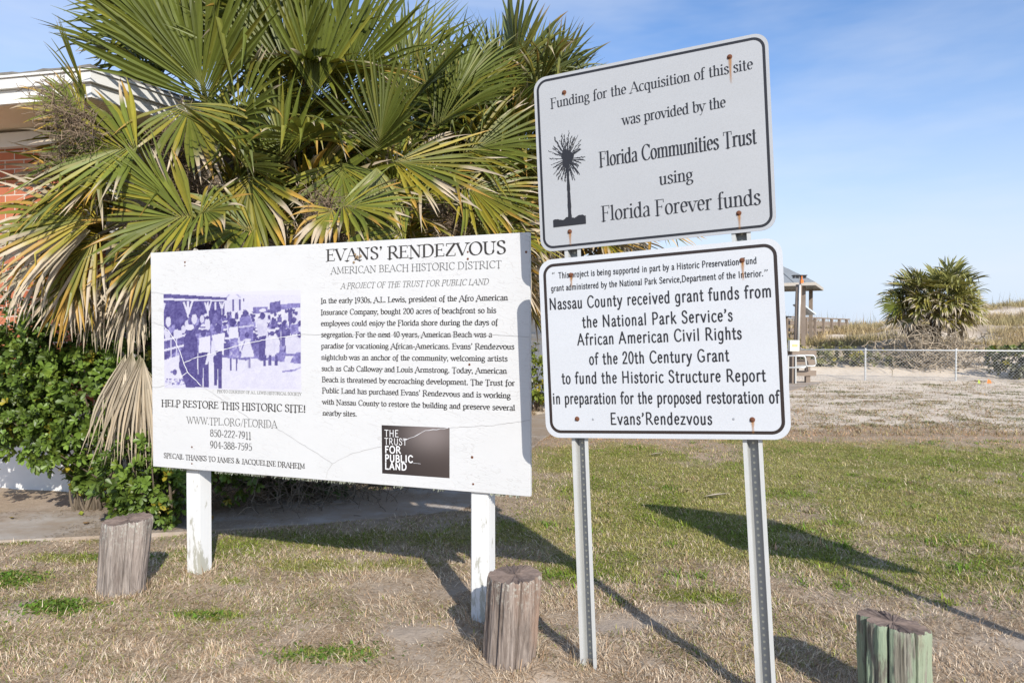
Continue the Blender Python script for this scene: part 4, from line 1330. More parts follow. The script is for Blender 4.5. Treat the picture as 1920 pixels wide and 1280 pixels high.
def channel_post(parent, base, top, yaw, mat, name="post"):
    """Rib-back U-channel: two front flanges, two webs and a punched back, open to the front."""
    base, top = np.asarray(base, float), np.asarray(top, float)
    ax = nrm(top - base)
    u = A3(math.cos(yaw), math.sin(yaw), 0)
    u = nrm(u - ax * (u @ ax))
    nrmv = np.cross(u, ax)          # toward the viewer
    prof = [(-.036, .0), (-.021, .0), (-.016, -.034), (.016, -.034), (.021, .0), (.036, .0)]
    th = .0028
    fr = [np.array(p) for p in prof]
    bk = [np.array((p[0] * 1.0 + (0.002 if abs(p[0]) < .02 and p[1] < -.01 else 0) * np.sign(p[0]), p[1] - th)) for p in prof]
    L = np.linalg.norm(top - base)
    mb = MB()
    ring = fr + bk[::-1]
    n = len(ring)
    v = []
    for s in (-.25, L):
        for p in ring:
            v.append(base + ax * s + u * p[0] + nrmv * p[1])
    q = [[i, (i + 1) % n, n + (i + 1) % n, n + i] for i in range(n)]
    for e in (0, n):
        for i in range(5):
            q.append([e + i, e + i + 1, e + n - 2 - i, e + n - 1 - i])
    back_shade = [.60 if p[1] < -.02 else 1.0 for p in ring]  # painted shade: deeper tint on the recessed back, flanges left bright
    mb.add(v, q, col=np.array([[d_] * 3 for d_ in back_shade * 2]))
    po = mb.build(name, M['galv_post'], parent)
    hm = MB()
    m = Matrix.Identity(4)
    for i in range(3):
        m[i][0], m[i][1], m[i][2] = u[i], ax[i], nrmv[i]
    for k in range(int(L / .0254)):
        c = base + ax * (.03 + k * .0254) + nrmv * (-.0332)
        an = np.arange(8) * 2 * PI / 8
        vv = [c + u * .005 * math.cos(t) + ax * .005 * math.sin(t) for t in an] + [c]
        hm.add(vv, tris=[[8, i, (i + 1) % 8] for i in range(8)])
    tag(hm.build("punched_holes", M['galv_dark'], po), kind=None)
    return po

def bolt(parent, mw, x, y, streak, r):
    mb = MB()
    disc(mb, x, y, TP / 2 + .0004, .0105, .0022, 14)
    disc(mb, x, y, TP / 2 + .0032, .0062, .0045, 6)
    mb.build("bolt", M['rust'], parent, mw=mw, smooth=False)
    if streak:
        m2 = MB()
        n = 14
        v, c = [], []
        for i in range(n):
            t = i / (n - 1)
            yy = y - .004 - streak * t
            ww = .0075 * (1 - .35 * t) * (1 + .15 * math.sin(t * 9))
            for s, a in ((-1, 0.0), (-.35, .85), (.35, 1.0), (1, 0.0)):
                v.append((x + s * ww + .001, yy, TP / 2 + .0014))
                c.append([a * (1 - t) ** .55] * 3)
        q = [[i * 4 + j, i * 4 + j + 1, i * 4 + 5 + j, i * 4 + 4 + j] for i in range(n - 1) for j in range(3)]
        m2.add(v, q, col=np.array(c))
        m2.build("rust_stain", M['rust_streak'], parent, mw=mw)

def build_metal_signs():
    r = np.random.default_rng(21)
    bl, br = A3(.332, 3.005, hz1(.332, 3.005)), A3(1.062, 2.72, hz1(1.06, 2.72))
    root = empty("metal_sign", (.69, 2.86, 0.0), -.404)
    tag(root, "pair of white metal signs stacked on two leaning channel posts, rusty bolts, black borders", "sign")
    off = -.0065
    for base, xs in ((bl, -.345), (br, .3465)):
        pts = [at(P2, xs, -.30, off), at(P2, xs, .30, off), at(P1, xs, -.30, off), at(P1, xs, .355, off)]
        lo, hi = pts[0], pts[3]
        poke = 0.0                     # keep the straight post behind both panels
        for P, n_ in ((P1, -1), (P2, 1)):
            inv = P.inverted()
            for t in np.linspace(0, 1, 60):
                q = inv @ Vector(lo + (hi - lo) * t)
                if abs(q[1]) < .39:
                    poke = max(poke, q[2] + .004)
        back = np.array(P2.col[2][:3]) * poke
        lo, hi = lo - back, hi - back
        base = lo + (hi - lo) * ((base[2] - lo[2]) / (hi[2] - lo[2]))      # straight down to the ground
        if xs < 0:
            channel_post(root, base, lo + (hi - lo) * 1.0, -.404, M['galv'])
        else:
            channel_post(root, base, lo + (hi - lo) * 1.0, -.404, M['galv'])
    # upper sign
    z = TP / 2 + .0005
    p = plate("sign_panel", .9756, .7677, .055, TP, M['sheet_grey'], root, P1)
    tag(p, "upper grey-white panel with a black palm emblem")
    border("border", .9756, .7677, .055, .0125, .0105, z, M['black_sheeting'], p, P1)
    tr = [0]
    z += .0003
    set_line("lettering", M['black_sheeting'], p, P1, "Funding for the Acquisition of this site", -.4101, .2398, .4259, .2490, .0440, .13, .042, z=z, track=tr)
    set_line("lettering", M['black_sheeting'], p, P1, "was provided by the", -.0965, .1150, .3179, .1184, .0450, .13, .042, z=z, track=tr)
    set_line("lettering", M['black_sheeting'], p, P1, "Florida Communities Trust", -.2018, -.0455, .4269, -.0429, .0640, .115, .035, z=z, track=tr)
    set_line("lettering", M['black_sheeting'], p, P1, "using", .0481, -.1548, .1787, -.1533, .0520, .13, .042, z=z, track=tr)
    set_line("lettering", M['black_sheeting'], p, P1, "Florida Forever funds", -.2024, -.2763, .4317, -.2814, .0640, .115, .035, z=z, track=tr)
    # palm emblem: ragged fronds round a dark heart, trunk, strip of ground
    mb = MB()
    cx, cy = -.3475, .010
    k = [0]
    def tri(a, b, c):
        k[0] += 1
        mb.add([(*q, z + .00004 * (k[0] % 9)) for q in (a, b, c)], tris=[[0, 1, 2]])
    for i in range(46):
        an = rad(i * 360 / 46 + r.normal(0, 2.5))
        ln = (.092 if math.sin(an) < 0 else .118) * r.uniform(.72, 1.08)
        ex, ey = .70 * ln * math.cos(an), ln * math.sin(an) - .02 * abs(math.cos(an)) ** 2 * (1 if math.sin(an) < .3 else 0)
        p0, p1 = A3(cx, cy, 0)[:2], A3(cx + ex, cy + ey, 0)[:2]
        d = nrm(p1 - p0)
        nn = A3(-d[1], d[0], 0)[:2]
        tri(p0 + nn * .0022, p0 - nn * .0022, p1)
        for t in np.linspace(.45, 1.0, 8):
            q = p0 + (p1 - p0) * t + nn * r.normal(0, .0018)
            s = r.uniform(.0022, .0055)
            tri(q - d * s * 1.3 + nn * r.uniform(-.5, .5) * s, q + nn * s * .8 + d * s * .2, q + d * s * 1.7 - nn * s * .3)
    an = np.linspace(0, 2 * PI, 29)[:-1]
    rr = 1 + .16 * np.sin(3 * an + 1) + .09 * np.sin(7 * an)
    hv = np.c_[cx + .0265 * rr * np.cos(an), cy + .003 + .040 * rr * np.sin(an), np.full(28, z + .0004)]
    mb.add(np.vstack([hv, [[cx, cy, z + .0004]]]), tris=[[28, i, (i + 1) % 28] for i in range(28)])
    n = 26
    tv = []
    for i in range(n):
        t = i / (n - 1)
        ww = .0042 + .0040 * t + r.uniform(-.0008, .0011)
        tv += [(cx - ww + .001 * t, cy - .03 - t * .236, z + .0005), (cx + ww + .001 * t + r.uniform(0, .001), cy - .03 - t * .236, z + .0005)]
    mb.add(tv, [[2 * i, 2 * i + 1, 2 * i + 3, 2 * i + 2] for i in range(n - 1)])
    n = 30
    gv = []
    for i in range(n):
        t = i / (n - 1)
        gx = -.4242 + .149 * t
        gv += [(gx, -.2800, z + .0006), (gx, -.2505 + .010 * t + .004 * math.sin(t * 17) + r.uniform(-.002, .002), z + .0006)]
    mb.add(gv, [[2 * i, 2 * i + 1, 2 * i + 3, 2 * i + 2] for i in range(n - 1)])
    mb.build("palm_emblem", M['black_sheeting'], p, mw=P1)
    for x, y, s in ((-.3482, .2985, .012), (.3426, .3132, .105), (-.3507, -.3062, .058), (.3507, -.3063, .062)):
        bolt(p, P1, x, y, s, r)
    # lower sign
    z = TP / 2 + .0005
    p = plate("sign_panel", .9756, .7583, .06, TP, M['sheet_white'], root, P2)
    tag(p, "lower bright white panel filled with narrow black lettering")
    border("border", .9756, .7583, .06, .0195, .0125, z, M['brown_black_sheeting'], p, P2)
    tr = [0]
    z += .0003
    W = dict(sans=True, z=z, track=tr)
    set_line("lettering", M['black_sheeting'], p, P2, "This project is being supported in part by a Historic Preservation Fund", -.3989, .2958, .3947, .2881, .0245, .135, .135, gap=6, **W)
    set_line("lettering", M['black_sheeting'], p, P2, "grant administered by the National Park Service,Department of the Interior.", -.4343, .2437, .4157, .2377, .0245, .135, .135, gap=6, **W)
    set_line("lettering", M['black_sheeting'], p, P2, "“", -.4275, .2975, -.4165, .2975, .0245, .1, .1, **W)
    set_line("lettering", M['black_sheeting'], p, P2, "”", .4215, .2385, .4335, .2385, .0245, .1, .1, **W)
    for a, b, c, d, t in [
        (-.4450, .1659, .4409, .1580, "Nassau County received grant funds from"),
        (-.3016, .0819, .2964, .0759, "the National Park Service’s"),
        (-.3272, .0095, .3264, .0055, "African American Civil Rights"),
        (-.2793, -.0730, .2755, -.0778, "of the 20th Century Grant"),
        (-.4034, -.1503, .4050, -.1586, "to fund the Historic Structure Report"),
        (-.4487, -.2351, .4495, -.2413, "in preparation for the proposed restoration of"),
        (-.2011, -.3221, .2017, -.3214, "Evans’Rendezvous")]:
        set_line("lettering", M['black_sheeting'], p, P2, t, a, b, c, d, .0468, .125, .125, gap=8, **W)
    for x, y, s in ((-.3449, .3051, .05), (.3429, .3044, .075), (-.3459, -.2996, 0), (.3521, -.304, .05)):
        bolt(p, P2, x, y, s, r)
    for x in (-.2769, .2836):
        m2 = MB()
        disc(m2, x, -.3015, TP / 2 + .0003, .005, .001, 10)
        m2.build("rivet", M['rivet'], p, mw=P2)
build_metal_signs()

def build_offside_sign():
    """A third sign just right of the picture: only its shadow on the lawn is seen."""
    c = A3(2.64, 2.49, 0)
    root = empty("street_sign", c, -.45)
    tag(root, "metal sign on one channel post past the right edge, casting a broad lawn shadow", "sign")
    pm = pose((2.62, 2.50, 1.53), -.45, .02, 0)
    p = plate("sign_panel", 1.06, .80, .05, TP, M['sheet_white'], root, pm)
    border("border", 1.06, .80, .05, .018, .012, TP / 2 + .0005, M['black_sheeting'], p, pm)
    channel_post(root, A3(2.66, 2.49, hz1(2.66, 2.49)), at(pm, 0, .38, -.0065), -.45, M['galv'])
build_offside_sign()

# ------------------------------------------------------------------ timber bollards
def stump(name, base, top, r0, r1, mats, slant, seed, label, cracks):
    r = np.random.default_rng(seed)
    base, top = np.asarray(base, float), np.asarray(top, float)
    H = top[2] - base[2]
    root = empty(name, base)
    tag(root, label, "bollard", "old timber bollards along the verge")
    K, N = 260, 46
    an = np.arange(K) * 2 * PI / K
    ridg = .018 * (vnoise(an * 9 / PI * 2.2, np.full(K, seed * 3.1)) - .5) * 1.0 + .010 * (vnoise(an * 40 / PI, np.full(K, seed * 1.7)) - .5)
    out = MB()
    v, tints = [], []
    for i in range(N):
        t = i / (N - 1)
        s = -.15 + (1.0 + .15) * t
        c = base + (top - base) * s
        rr = r0 + (r1 - r0) * s
        wob = .006 * (vnoise(an * 5, np.full(K, s * 4.0 + seed)) - .5) + .004 * (vnoise(an * 30, np.full(K, s * 9.0 + seed)) - .5)
        rad_ = rr + (ridg + wob) * (rr / .12)
        tn = np.ones(K)
        for a_, dep, wd, s0 in cracks:
            d = np.abs((an - a_ + PI) % (2 * PI) - PI)
            g_ = np.exp(-(d / wd) ** 2) * sstep(s0 - .1, s0 + .1, s)
            rad_ = rad_ - dep * g_
            tn = tn * (1 - .85 * g_ * min(1, dep / .02))
        tints.append(np.repeat(tn[:, None], 3, 1))
        rad_ = rad_ * (1 - .03 * sstep(.96, 1.0, s)) * (1 + .05 * sstep(.12, -.05, s))
        dz = slant * np.cos(an - 0.3) * rr * s
        v.append(np.stack([c[0] + rad_ * np.cos(an), c[1] + rad_ * np.sin(an), c[2] + dz + (.006 * (vnoise(an * 12, np.full(K, 2.0 + seed)) - .5) + .008 * (vnoise(an * 30, np.full(K, 5.0 + seed)) - .6) if i == N - 1 else 0)], -1))
    v = np.vstack(v) - base
    q = [[i * K + j, i * K + (j + 1) % K, (i + 1) * K + (j + 1) % K, (i + 1) * K + j] for i in range(N - 1) for j in range(K)]
    out.add(v, q, col=np.vstack(tints))
    out.build("timber", mats[0], root, smooth=True, mw=Matrix.Translation(base))
    # end grain
    cap = MB()
    ring = v[-K:]
    c = ring.mean(0)
    rows = [ring]
    for f in (.8, .6, .4, .2):
        w2 = c + (ring - c) * f
        w2[:, 2] += .003 * (vnoise(an * 6 + f * 9, np.full(K, f * 31 + seed)) - .5) * 3 - .004 * (1 - f)
        rows.append(w2)
    vv = np.vstack(rows + [c[None]])
    q = [[i * K + j, i * K + (j + 1) % K, (i + 1) * K + (j + 1) % K, (i + 1) * K + j] for i in range(4) for j in range(K)]
    t = [[len(vv) - 1, 4 * K + j, 4 * K + (j + 1) % K] for j in range(K)]
    cap.add(vv, q, t)
    cap.build("end_grain", mats[1], root, mw=Matrix.Translation(base))
    return root
stump("timber_bollard", (-2.085, 3.70, hz1(-2.09, 3.60) - .005), (-2.045, 3.70, .425), .112, .119, (M['stump_grey'], M['end_grain']), .05, 4,
      "grey weathered round timber stump left of the wide white signboard, leaning to the right",
      [(-PI / 2 - .35, .010, .035, -.2), (-PI / 2 + .5, .006, .03, .1), (-PI / 2 + .05, .006, .025, .45)])
stump("timber_bollard", (-.013, 2.90, hz1(-.01, 2.8) - .01), (.014, 2.89, .412), .103, .110, (M['stump_brown'], M['end_grain']), .03, 9,
      "brown weathered timber stump in front of the signboard's right post, reddish stain down its side",
      [(-PI / 2 + .25, .007, .022, -.2), (-PI / 2 - .4, .004, .02, .4)])
stump("timber_bollard", (1.435, 2.60, hz1(1.43, 2.6) - .005), (1.43, 2.60, .335), .118, .121, (M['stump_green'], M['end_grain']), -.16, 13,
      "timber stump with flaking green paint and deep black splits at the lower right corner",
      [(-PI / 2 - .65, .026, .019, -.2), (-PI / 2 + .14, .032, .024, -.2), (-PI / 2 - 1.45, .020, .07, -.2), (-PI / 2 - .25, .006, .02, .3)])

# ------------------------------------------------------------------ building behind the palms
def build_building():
    C0 = (-3.55, 6.10)
    root = empty("beach_building", (*C0, 0.0))
    tag(root, "low building of red brick and white stucco with wide white eaves, half hidden by palms", "building")
    dr = math.atan2(.883, .468)              # right wall runs away along this heading
    dl = math.atan2(.208, -.978)             # left front runs off to the left
    Lr, Ll = 9.75, 7.0
    # right wall: local x along the wall, outward = local -y
    mr = Matrix.Translation((*C0, 0)) @ Matrix.Rotation(dr, 4, 'Z')
    box_obj("stucco_wall", (Lr, .22, 3.42), (Lr / 2, .113, 1.50), M['stucco'], root, mr, 0)
    box_obj("wall_ledge", (Lr - .3, .07, .10), (Lr / 2, -.036, 1.335), M['stucco'], root, mr, .008)
    # left front: local x toward the left end; mirror so outward = local -y
    ml = Matrix.Translation((C0[0] - .978 * Ll, C0[1] + .208 * Ll, 0)) @ Matrix.Rotation(dl + PI, 4, 'Z')
    box_obj("brick_wall", (Ll, .22, 2.42), (Ll / 2 - .003, .11, 1.96), M['brick'], root, ml, 0)
    box_obj("painted_base", (Ll + .01, .26, .95), (Ll / 2, .10, .28), M['stucco'], root, ml, .006)
    box_obj("frieze_board", (Ll - .05, .06, .13), (Ll / 2, -.032, 3.13), M['white_trim'], root, ml, .004)
    # eaves: outline of the eave line, offset from the walls
    E = A3(-3.22, 5.36)
    er = A3(.468, .883)
    el = A3(-.978, .208)
    far_r, far_l = E + er * 11.2, E + el * 8.5
    back = [far_r + A3(-.883, .468) * 6.5, far_l + A3(.208, .978) * 7.5]
    zs = 3.215
    def band(name, off, z0, z1, mat, thick):
        mb = MB()
        # outward normals of the two eave lines
        nr_, nl_ = A3(.883, -.468), A3(-.208, -.978)
        def corner(o):
            a = np.array([nr_, nl_])
            return np.linalg.solve(a, np.array([nr_ @ E + o, nl_ @ E + o]))
        ring = []
        for o in (off, off - thick):
            k = corner(o)
            ring.append([k + el * 8.5, k, k + er * 11.2])
        v = []
        for z in (z0, z1):
            for rr_ in ring:
                for p in rr_:
                    v.append((p[0], p[1], z))
        idx = lambda zi, ri, pi_: zi * 6 + ri * 3 + pi_
        q = []
        for j in range(2):
            q += [[idx(0, 0, j), idx(0, 0, j + 1), idx(1, 0, j + 1), idx(1, 0, j)], [idx(0, 1, j + 1), idx(0, 1, j), idx(1, 1, j), idx(1, 1, j + 1)],
                  [idx(1, 0, j), idx(1, 0, j + 1), idx(1, 1, j + 1), idx(1, 1, j)], [idx(0, 0, j + 1), idx(0, 0, j), idx(0, 1, j), idx(0, 1, j + 1)]]
        for j in (0, 2):
            q.append([idx(0, 0, j), idx(0, 1, j), idx(1, 1, j), idx(1, 0, j)])
        mb.add(v, q)
        return mb.build(name, mat, root)
    band("fascia", 0.0, zs, zs + .105, M['white_trim'], .04)
    band("fascia", 0.035, zs + .108, zs + .185, M['white_trim'], .09)
    band("drip_edge", 0.05, zs + .188, zs + .205, M['white_trim'], .12)
    mb = MB()
    v = [(*p, zs + .012) for p in (far_l, E, far_r, back[0], back[1])]
    mb.add(v, [[0, 1, 2, 3]], [[0, 3, 4]])
    mb.build("soffit", M['soffit'], root)
    # roof: ragged shingle edge and a low slope
    r = np.random.default_rng(2)
    mb = MB()
    ctr = (E + far_r + far_l + back[0] + back[1]) / 5
    def edge(a, b, n):
        return [a + (b - a) * t for t in np.linspace(0, 1, n)]
    o = A3(.02, -.045)
    pts = edge(far_l + o, E + o, 120)[:-1] + edge(E + o, far_r + o, 150)[:-1] + [far_r, back[0], back[1], far_l]
    n = len(pts)
    lo = np.array([(*p, zs + .208 + .006 * r.random()) for p in pts])
    hi = lo.copy()
    hi[:, 2] += .012 + .012 * r.random(n)
    top = np.array([[*(p + (ctr - p) * .75), zs + .95] for p in pts])
    mb.add(np.vstack([lo, hi, top]), [[i, (i + 1) % n, n + (i + 1) % n, n + i] for i in range(n)] + [[n + i, n + (i + 1) % n, 2 * n + (i + 1) % n, 2 * n + i] for i in range(n)])
    mb.add(np.vstack([top, [[*ctr, zs + .97]]]), tris=[[n, i, (i + 1) % n] for i in range(n)])
    mb.build("roof", M['shingle'], root)
build_building()

# ------------------------------------------------------------------ palms
DOWN = A3(0, 0, -1)
def bend(d, amt):
    """turn directions d (n,3) toward straight down by amt (n,) - keeps length 1"""
    return nrm(d + DOWN * amt[:, None])

def fan_leaf(mb, hub, ax, up, R, r, nseg=44, spread=118, costa=.26, cup=.15, arch=.25, droop=.35, age=0.3, dead=0.0, broken=0.08, fold=.30, base=None, wmul=1.22, paletip=False):
    """One costapalmate fan: segments joined to mid length, tips free and drooping."""
    ax = nrm(ax)
    side = nrm(np.cross(ax, up))
    up = nrm(np.cross(side, ax))
    th = np.linspace(-rad(spread), rad(spread), nseg) + r.normal(0, .022, nseg)
    clump = np.cumsum(r.random(nseg) < .38)
    ct, st = np.cos(th), np.sin(th)
    L = R * (.70 + .30 * np.cos(th * .55)) * r.uniform(.84, 1.08, nseg)
    cs = costa * R * np.clip(ct, 0, 1) ** 1.5
    o = hub + ax * cs[:, None] * .9 - up * (arch * cs * .35)[:, None]
    alt = (np.arange(nseg) % 2 - .5) * .05
    d = ct[:, None] * ax + st[:, None] * side + (cup * np.abs(st) ** 1.3 - arch * np.clip(ct, 0, 1) * .5 + alt)[:, None] * up
    d = nrm(d)
    tang = nrm(-st[:, None] * ax + ct[:, None] * side)
    S_ = np.array([0, .12, .30, .50, .62, .75, .88, 1.0])
    dth = 2 * rad(spread) / nseg
    wm = L * .50 * dth * 1.12 * wmul
    W = [np.minimum(s * L * dth * 1.12 * wmul + .003, wm) if s <= .50 else wm * (1 - ((s - .50) / .50) ** 1.5) * 1.0 for s in S_]
    W[-1] = np.full(nseg, .0015)
    sway = r.normal(0, .30, nseg)
    twist = r.normal(0, .55, nseg)
    brk = r.random(nseg) < broken
    brk_at = r.integers(3, 6, nseg)
    g = droop * r.uniform(.35, 1.9, nseg) * (1 + 1.2 * (r.random(nseg) < .2))
    p = o.copy()
    if base is None:
        base = np.array([.118, .142, .022])
    seg = r.uniform(.78, 1.2, nseg)[:, None]
    yel = np.clip(r.random(nseg) * 1.2 - (1 - age) * 1.0, 0, 1) * (0.35 + .65 * np.abs(th) / rad(spread))
    green = base * seg
    yellow = np.array([.42, .30, .025]) * seg
    tan_ = np.where((r.random(nseg) < .45)[:, None], np.array([.40, .24, .05]), np.array([.50, .41, .30])) * seg
    if dead > .5 or paletip:
        tan_ = np.array([.52, .44, .34]) * seg
    yel = yel * .8
    body = green * (1 - yel[:, None]) + yellow * yel[:, None]
    tipstart = np.clip(1.15 - .75 * age * r.uniform(.3, 1.5, nseg), .25, 1.2)
    if dead > 0:
        m = np.array([.58, .505, .405]) * seg * r.uniform(.75, 1.15)
        body = body * (1 - dead) + m * dead
    V, Cc = [], []
    for k, s in enumerate(S_):
        if k:
            ds = S_[k] - S_[k - 1]
            amt = g * ds * np.clip((s - .35) * 3, 0, 1.6) * (1 + 2.5 * dead)
            d = bend(d, amt)
            if k == 4:
                md = np.zeros_like(d)
                np.add.at(md, clump, d)
                d = nrm(d * .6 + nrm(md[clump]) * .4)
            if k >= 4:
                d = nrm(d + tang * (sway * ds)[:, None])
            if k >= 3:
                hit = brk & (brk_at == k)
                if hit.any():
                    d[hit] = nrm(d[hit] * .35 + DOWN * 1.0 + r.normal(0, .2, (hit.sum(), 3)))
            p = p + d * (L * ds)[:, None]
        w_ = W[k][:, None]
        nu = nrm(np.cross(tang, d))
        tw = (twist * sstep(.45, 1, s))[:, None]
        wv = tang * np.cos(tw) + nu * np.sin(tw)
        lift = fold * w_ * (1.15 - .4 * s)
        V += [p - wv * w_ / 2, p - nu * lift, p + wv * w_ / 2]
        tf = sstep(0, .16, s - tipstart)[:, None]
        bc = body * (1 - tf) + tan_ * tf
        if k == 0:
            bc = body * .6 + np.array([.28, .27, .08]) * .4
        Cc += [bc * .92, bc * 1.06, bc * .98]
    ns = len(S_)
    v = np.stack(V, 1).reshape(-1, 3)         # (nseg, ns*3, 3)
    c = np.stack(Cc, 1).reshape(-1, 3)
    b = (np.arange(nseg) * ns * 3)[:, None, None]
    k = (np.arange(ns - 1) * 3)[None, :, None]
    q0 = np.stack([b + k, b + k + 1, b + k + 4, b + k + 3], -1).reshape(-1, 4)
    q1 = np.stack([b + k + 1, b + k + 2, b + k + 5, b + k + 4], -1).reshape(-1, 4)
    mb.add(v, np.vstack([q0, q1]), col=np.clip(c, .01, .9))

def petiole(mb, a, b, sag, r0, r1, col):
    t = np.linspace(0, 1, 7)[:, None]
    p = a + (b - a) * t
    p[:, 2] += (sag * np.sin(PI * t))[:, 0]
    mb.tube(p, np.linspace(r0, r1, 7), 5, col)

def leaf_on(mb, c, dirv, lp, R, r, **kw):
    """petiole from c along dirv, blade continuing and arching over"""
    dirv = nrm(dirv)
    hub = c + dirv * lp
    sag = .06 * lp
    age, dead = kw.get('age', .3), kw.get('dead', 0)
    pc = np.array([.20, .20, .05]) * (1 - dead) + np.array([.33, .26, .17]) * dead
    petiole(mb, c, hub, sag, .017, .009, pc)
    ax = nrm(dirv + DOWN * kw.pop('sagax', .18))
    up = A3(0, 0, 1) - dirv * dirv[2]
    if np.linalg.norm(up) < .15:
        up = A3(0.1, -1, 0)
    up = nrm(up + r.normal(0, .22, 3) + np.asarray(kw.pop('face', A3(0, -.25, 0))))
    fan_leaf(mb, hub, ax, up, R, r, **kw)

def fuzz(mb, c, dirv, n, L, r, col=(.21, .155, .11)):
    """old fruiting stalk: a spray of thin tangled strands"""
    dirv = nrm(dirv)
    for _ in range(n):
        p = c + dirv * L * r.random() + r.normal(0, L * .16, 3)
        d = nrm(r.normal(0, 1, 3) + dirv * .4)
        pts = [p]
        for k in range(5):
            d = nrm(d + r.normal(0, .55, 3) + DOWN * .10)
            pts.append(pts[-1] + d * r.uniform(.018, .05))
        mb.tube(np.array(pts), .0022, 3, np.array(col) * r.uniform(.6, 1.5), caps=False)

def trunk(mb, base, top, r0, r, boots=40, radius_var=.02):
    base, top = np.asarray(base, float), np.asarray(top, float)
    n = 16
    t = np.linspace(0, 1, n)[:, None]
    p = base + (top - base) * t
    p[:, 0] += .05 * np.sin(t[:, 0] * 3)
    mb.tube(p, r0 * (1 + .12 * r.random(n)), 12, np.array([1, 1, 1]))
    H = np.linalg.norm(top - base)
    for k in range(boots):
        f = .15 + .85 * (k / boots)
        c = base + (top - base) * f
        a = k * 2.4
        d = nrm(A3(math.cos(a), math.sin(a), .9))
        s = c + A3(math.cos(a), math.sin(a), 0) * r0 * .8
        e = s + d * r.uniform(.10, .22)
        mb.tube([s, (s + e) / 2 + A3(0, 0, -.01), e], [.035, .028, .014], 5, np.array([1, 1, 1]))

def hits(boxes, p):
    u, v = 960 + 1306.5 * p[0] / p[1], 622 - 1306.5 * (p[2] - EYE) / p[1]
    return any(a < u < b and c_ < v < d_ for a, c_, b, d_ in boxes)

def palm(pos, crown_z, R, lp, nleaf, seed, label, cat="palm tree", hero=(), lean=(0, 0), el_lo=-45, el_hi=82, azlim=None, ndead=10, fuzzn=5, age0=.25, nseg=42, droop=.35, base_col=None, dead_el=(-62, -25), fuzz_at=(), name="palm_tree", group="palms around the building", dead_len=1.0, clear=(), broken=.08, paletip=False):
    r = np.random.default_rng(seed)
    x, y = pos
    g0 = hz1(x, y)
    root = empty(name, (x, y, g0))
    tag(root, label, cat, group)
    c = A3(x + lean[0], y + lean[1], crown_z)
    tb = MB()
    trunk(tb, (x, y, g0 - .2), c + A3(0, 0, -.05), .15, r)
    tb.build("trunk", M['bark'], root, smooth=True)
    gm, dm, fm = MB(), MB(), MB()
    ga = PI * (3 - math.sqrt(5))
    for k in range(nleaf):
        f = (k + .5) / nleaf
        s0, s1 = math.sin(rad(el_lo)), math.sin(rad(el_hi))
        el = math.asin(s1 + (s0 - s1) * f)
        az = k * ga + r.normal(0, .2)
        d = A3(math.cos(az) * math.cos(el), math.sin(az) * math.cos(el), math.sin(el))
        if azlim and not azlim(d):
            continue
        if clear and hits(clear, c + d * (lp + .45 * R)):
            continue
        age = np.clip(age0 + .75 * f ** 2 + r.normal(0, .12), 0, 1)
        b = np.array([.100, .124, .020]) if base_col is None else np.array(base_col)
        b = b * r.uniform(.82, 1.25) * (1 - .0 * f) + np.array([.060, .045, .0]) * f * r.random()
        leaf_on(gm, c + r.normal(0, .05, 3), d, lp * r.uniform(.75, 1.2), R * r.uniform(.82, 1.1), r, nseg=nseg, age=age, droop=droop * (1 + .6 * f), spread=r.uniform(100, 132),
                cup=r.uniform(.2, 1.0), arch=r.uniform(.1, .4), broken=broken * (1 + f), base=b, paletip=paletip)
    for k in range(ndead):
        az = k * ga * 1.3 + r.normal(0, .3)
        el = rad(r.uniform(*dead_el))
        d = A3(math.cos(az) * math.cos(el), math.sin(az) * math.cos(el), math.sin(el))
        if azlim and not azlim(d):
            continue
        if clear and hits(clear, c + d * (lp + .3 * R)):
            continue
        leaf_on(dm, c + A3(0, 0, -.12 - .3 * r.random()), d, lp * r.uniform(.6, 1.0), R * r.uniform(.7, .95) * dead_len, r, nseg=30, age=.9, dead=.95, droop=1.6, spread=r.uniform(60, 95), sagax=.9, cup=.1, broken=.3, fold=.5)
    for h in hero:
        kw = dict(h[3]) if len(h) > 3 else {}
        hub, ax, RR = np.asarray(h[0], float), np.asarray(h[1], float), h[2]
        tgt = dm if kw.get('dead', 0) > .5 else gm
        up = np.asarray(kw.pop('up', (0, -1, .35)), float)
        if kw.pop('stalk', True):
            petiole(tgt, c, hub, .05, .016, .009, np.array([.2, .2, .05]) if tgt is gm else np.array([.33, .26, .17]))
        kw.setdefault('base', np.array([.122, .145, .024]) * r.uniform(.75, 1.2))
        fan_leaf(tgt, hub, ax, up, RR, r, **kw)
    for (p0, d0, n, L) in fuzz_at:
        fuzz(fm, np.asarray(p0, float), np.asarray(d0, float), n, L, r)
    gm.build("crown", M['palm_leaf'], root)
    if dm.n:
        dm.build("dead_fronds", M['dead_leaf'], root)
    if fm.n:
        fm.build("fruit_stalks", M['twig'], root)
    return root

def px(u, v, y):
    """world point on the sight line through photo pixel (u, v) at distance y ahead"""
    a, b = (u - 960) / 1306.5, (640 - v) / 1306.5
    c, s = math.cos(-.0139), math.sin(-.0139)
    t = y / (c - s * b)
    return A3(a * t, y, EYE + t * (s + c * b))

front = lambda d: d[1] > -.30 and d[1] < .75
KEEP = ((-200, -200, 190, 240), (-200, 90, 330, 250))       # the building's corner stays in the open
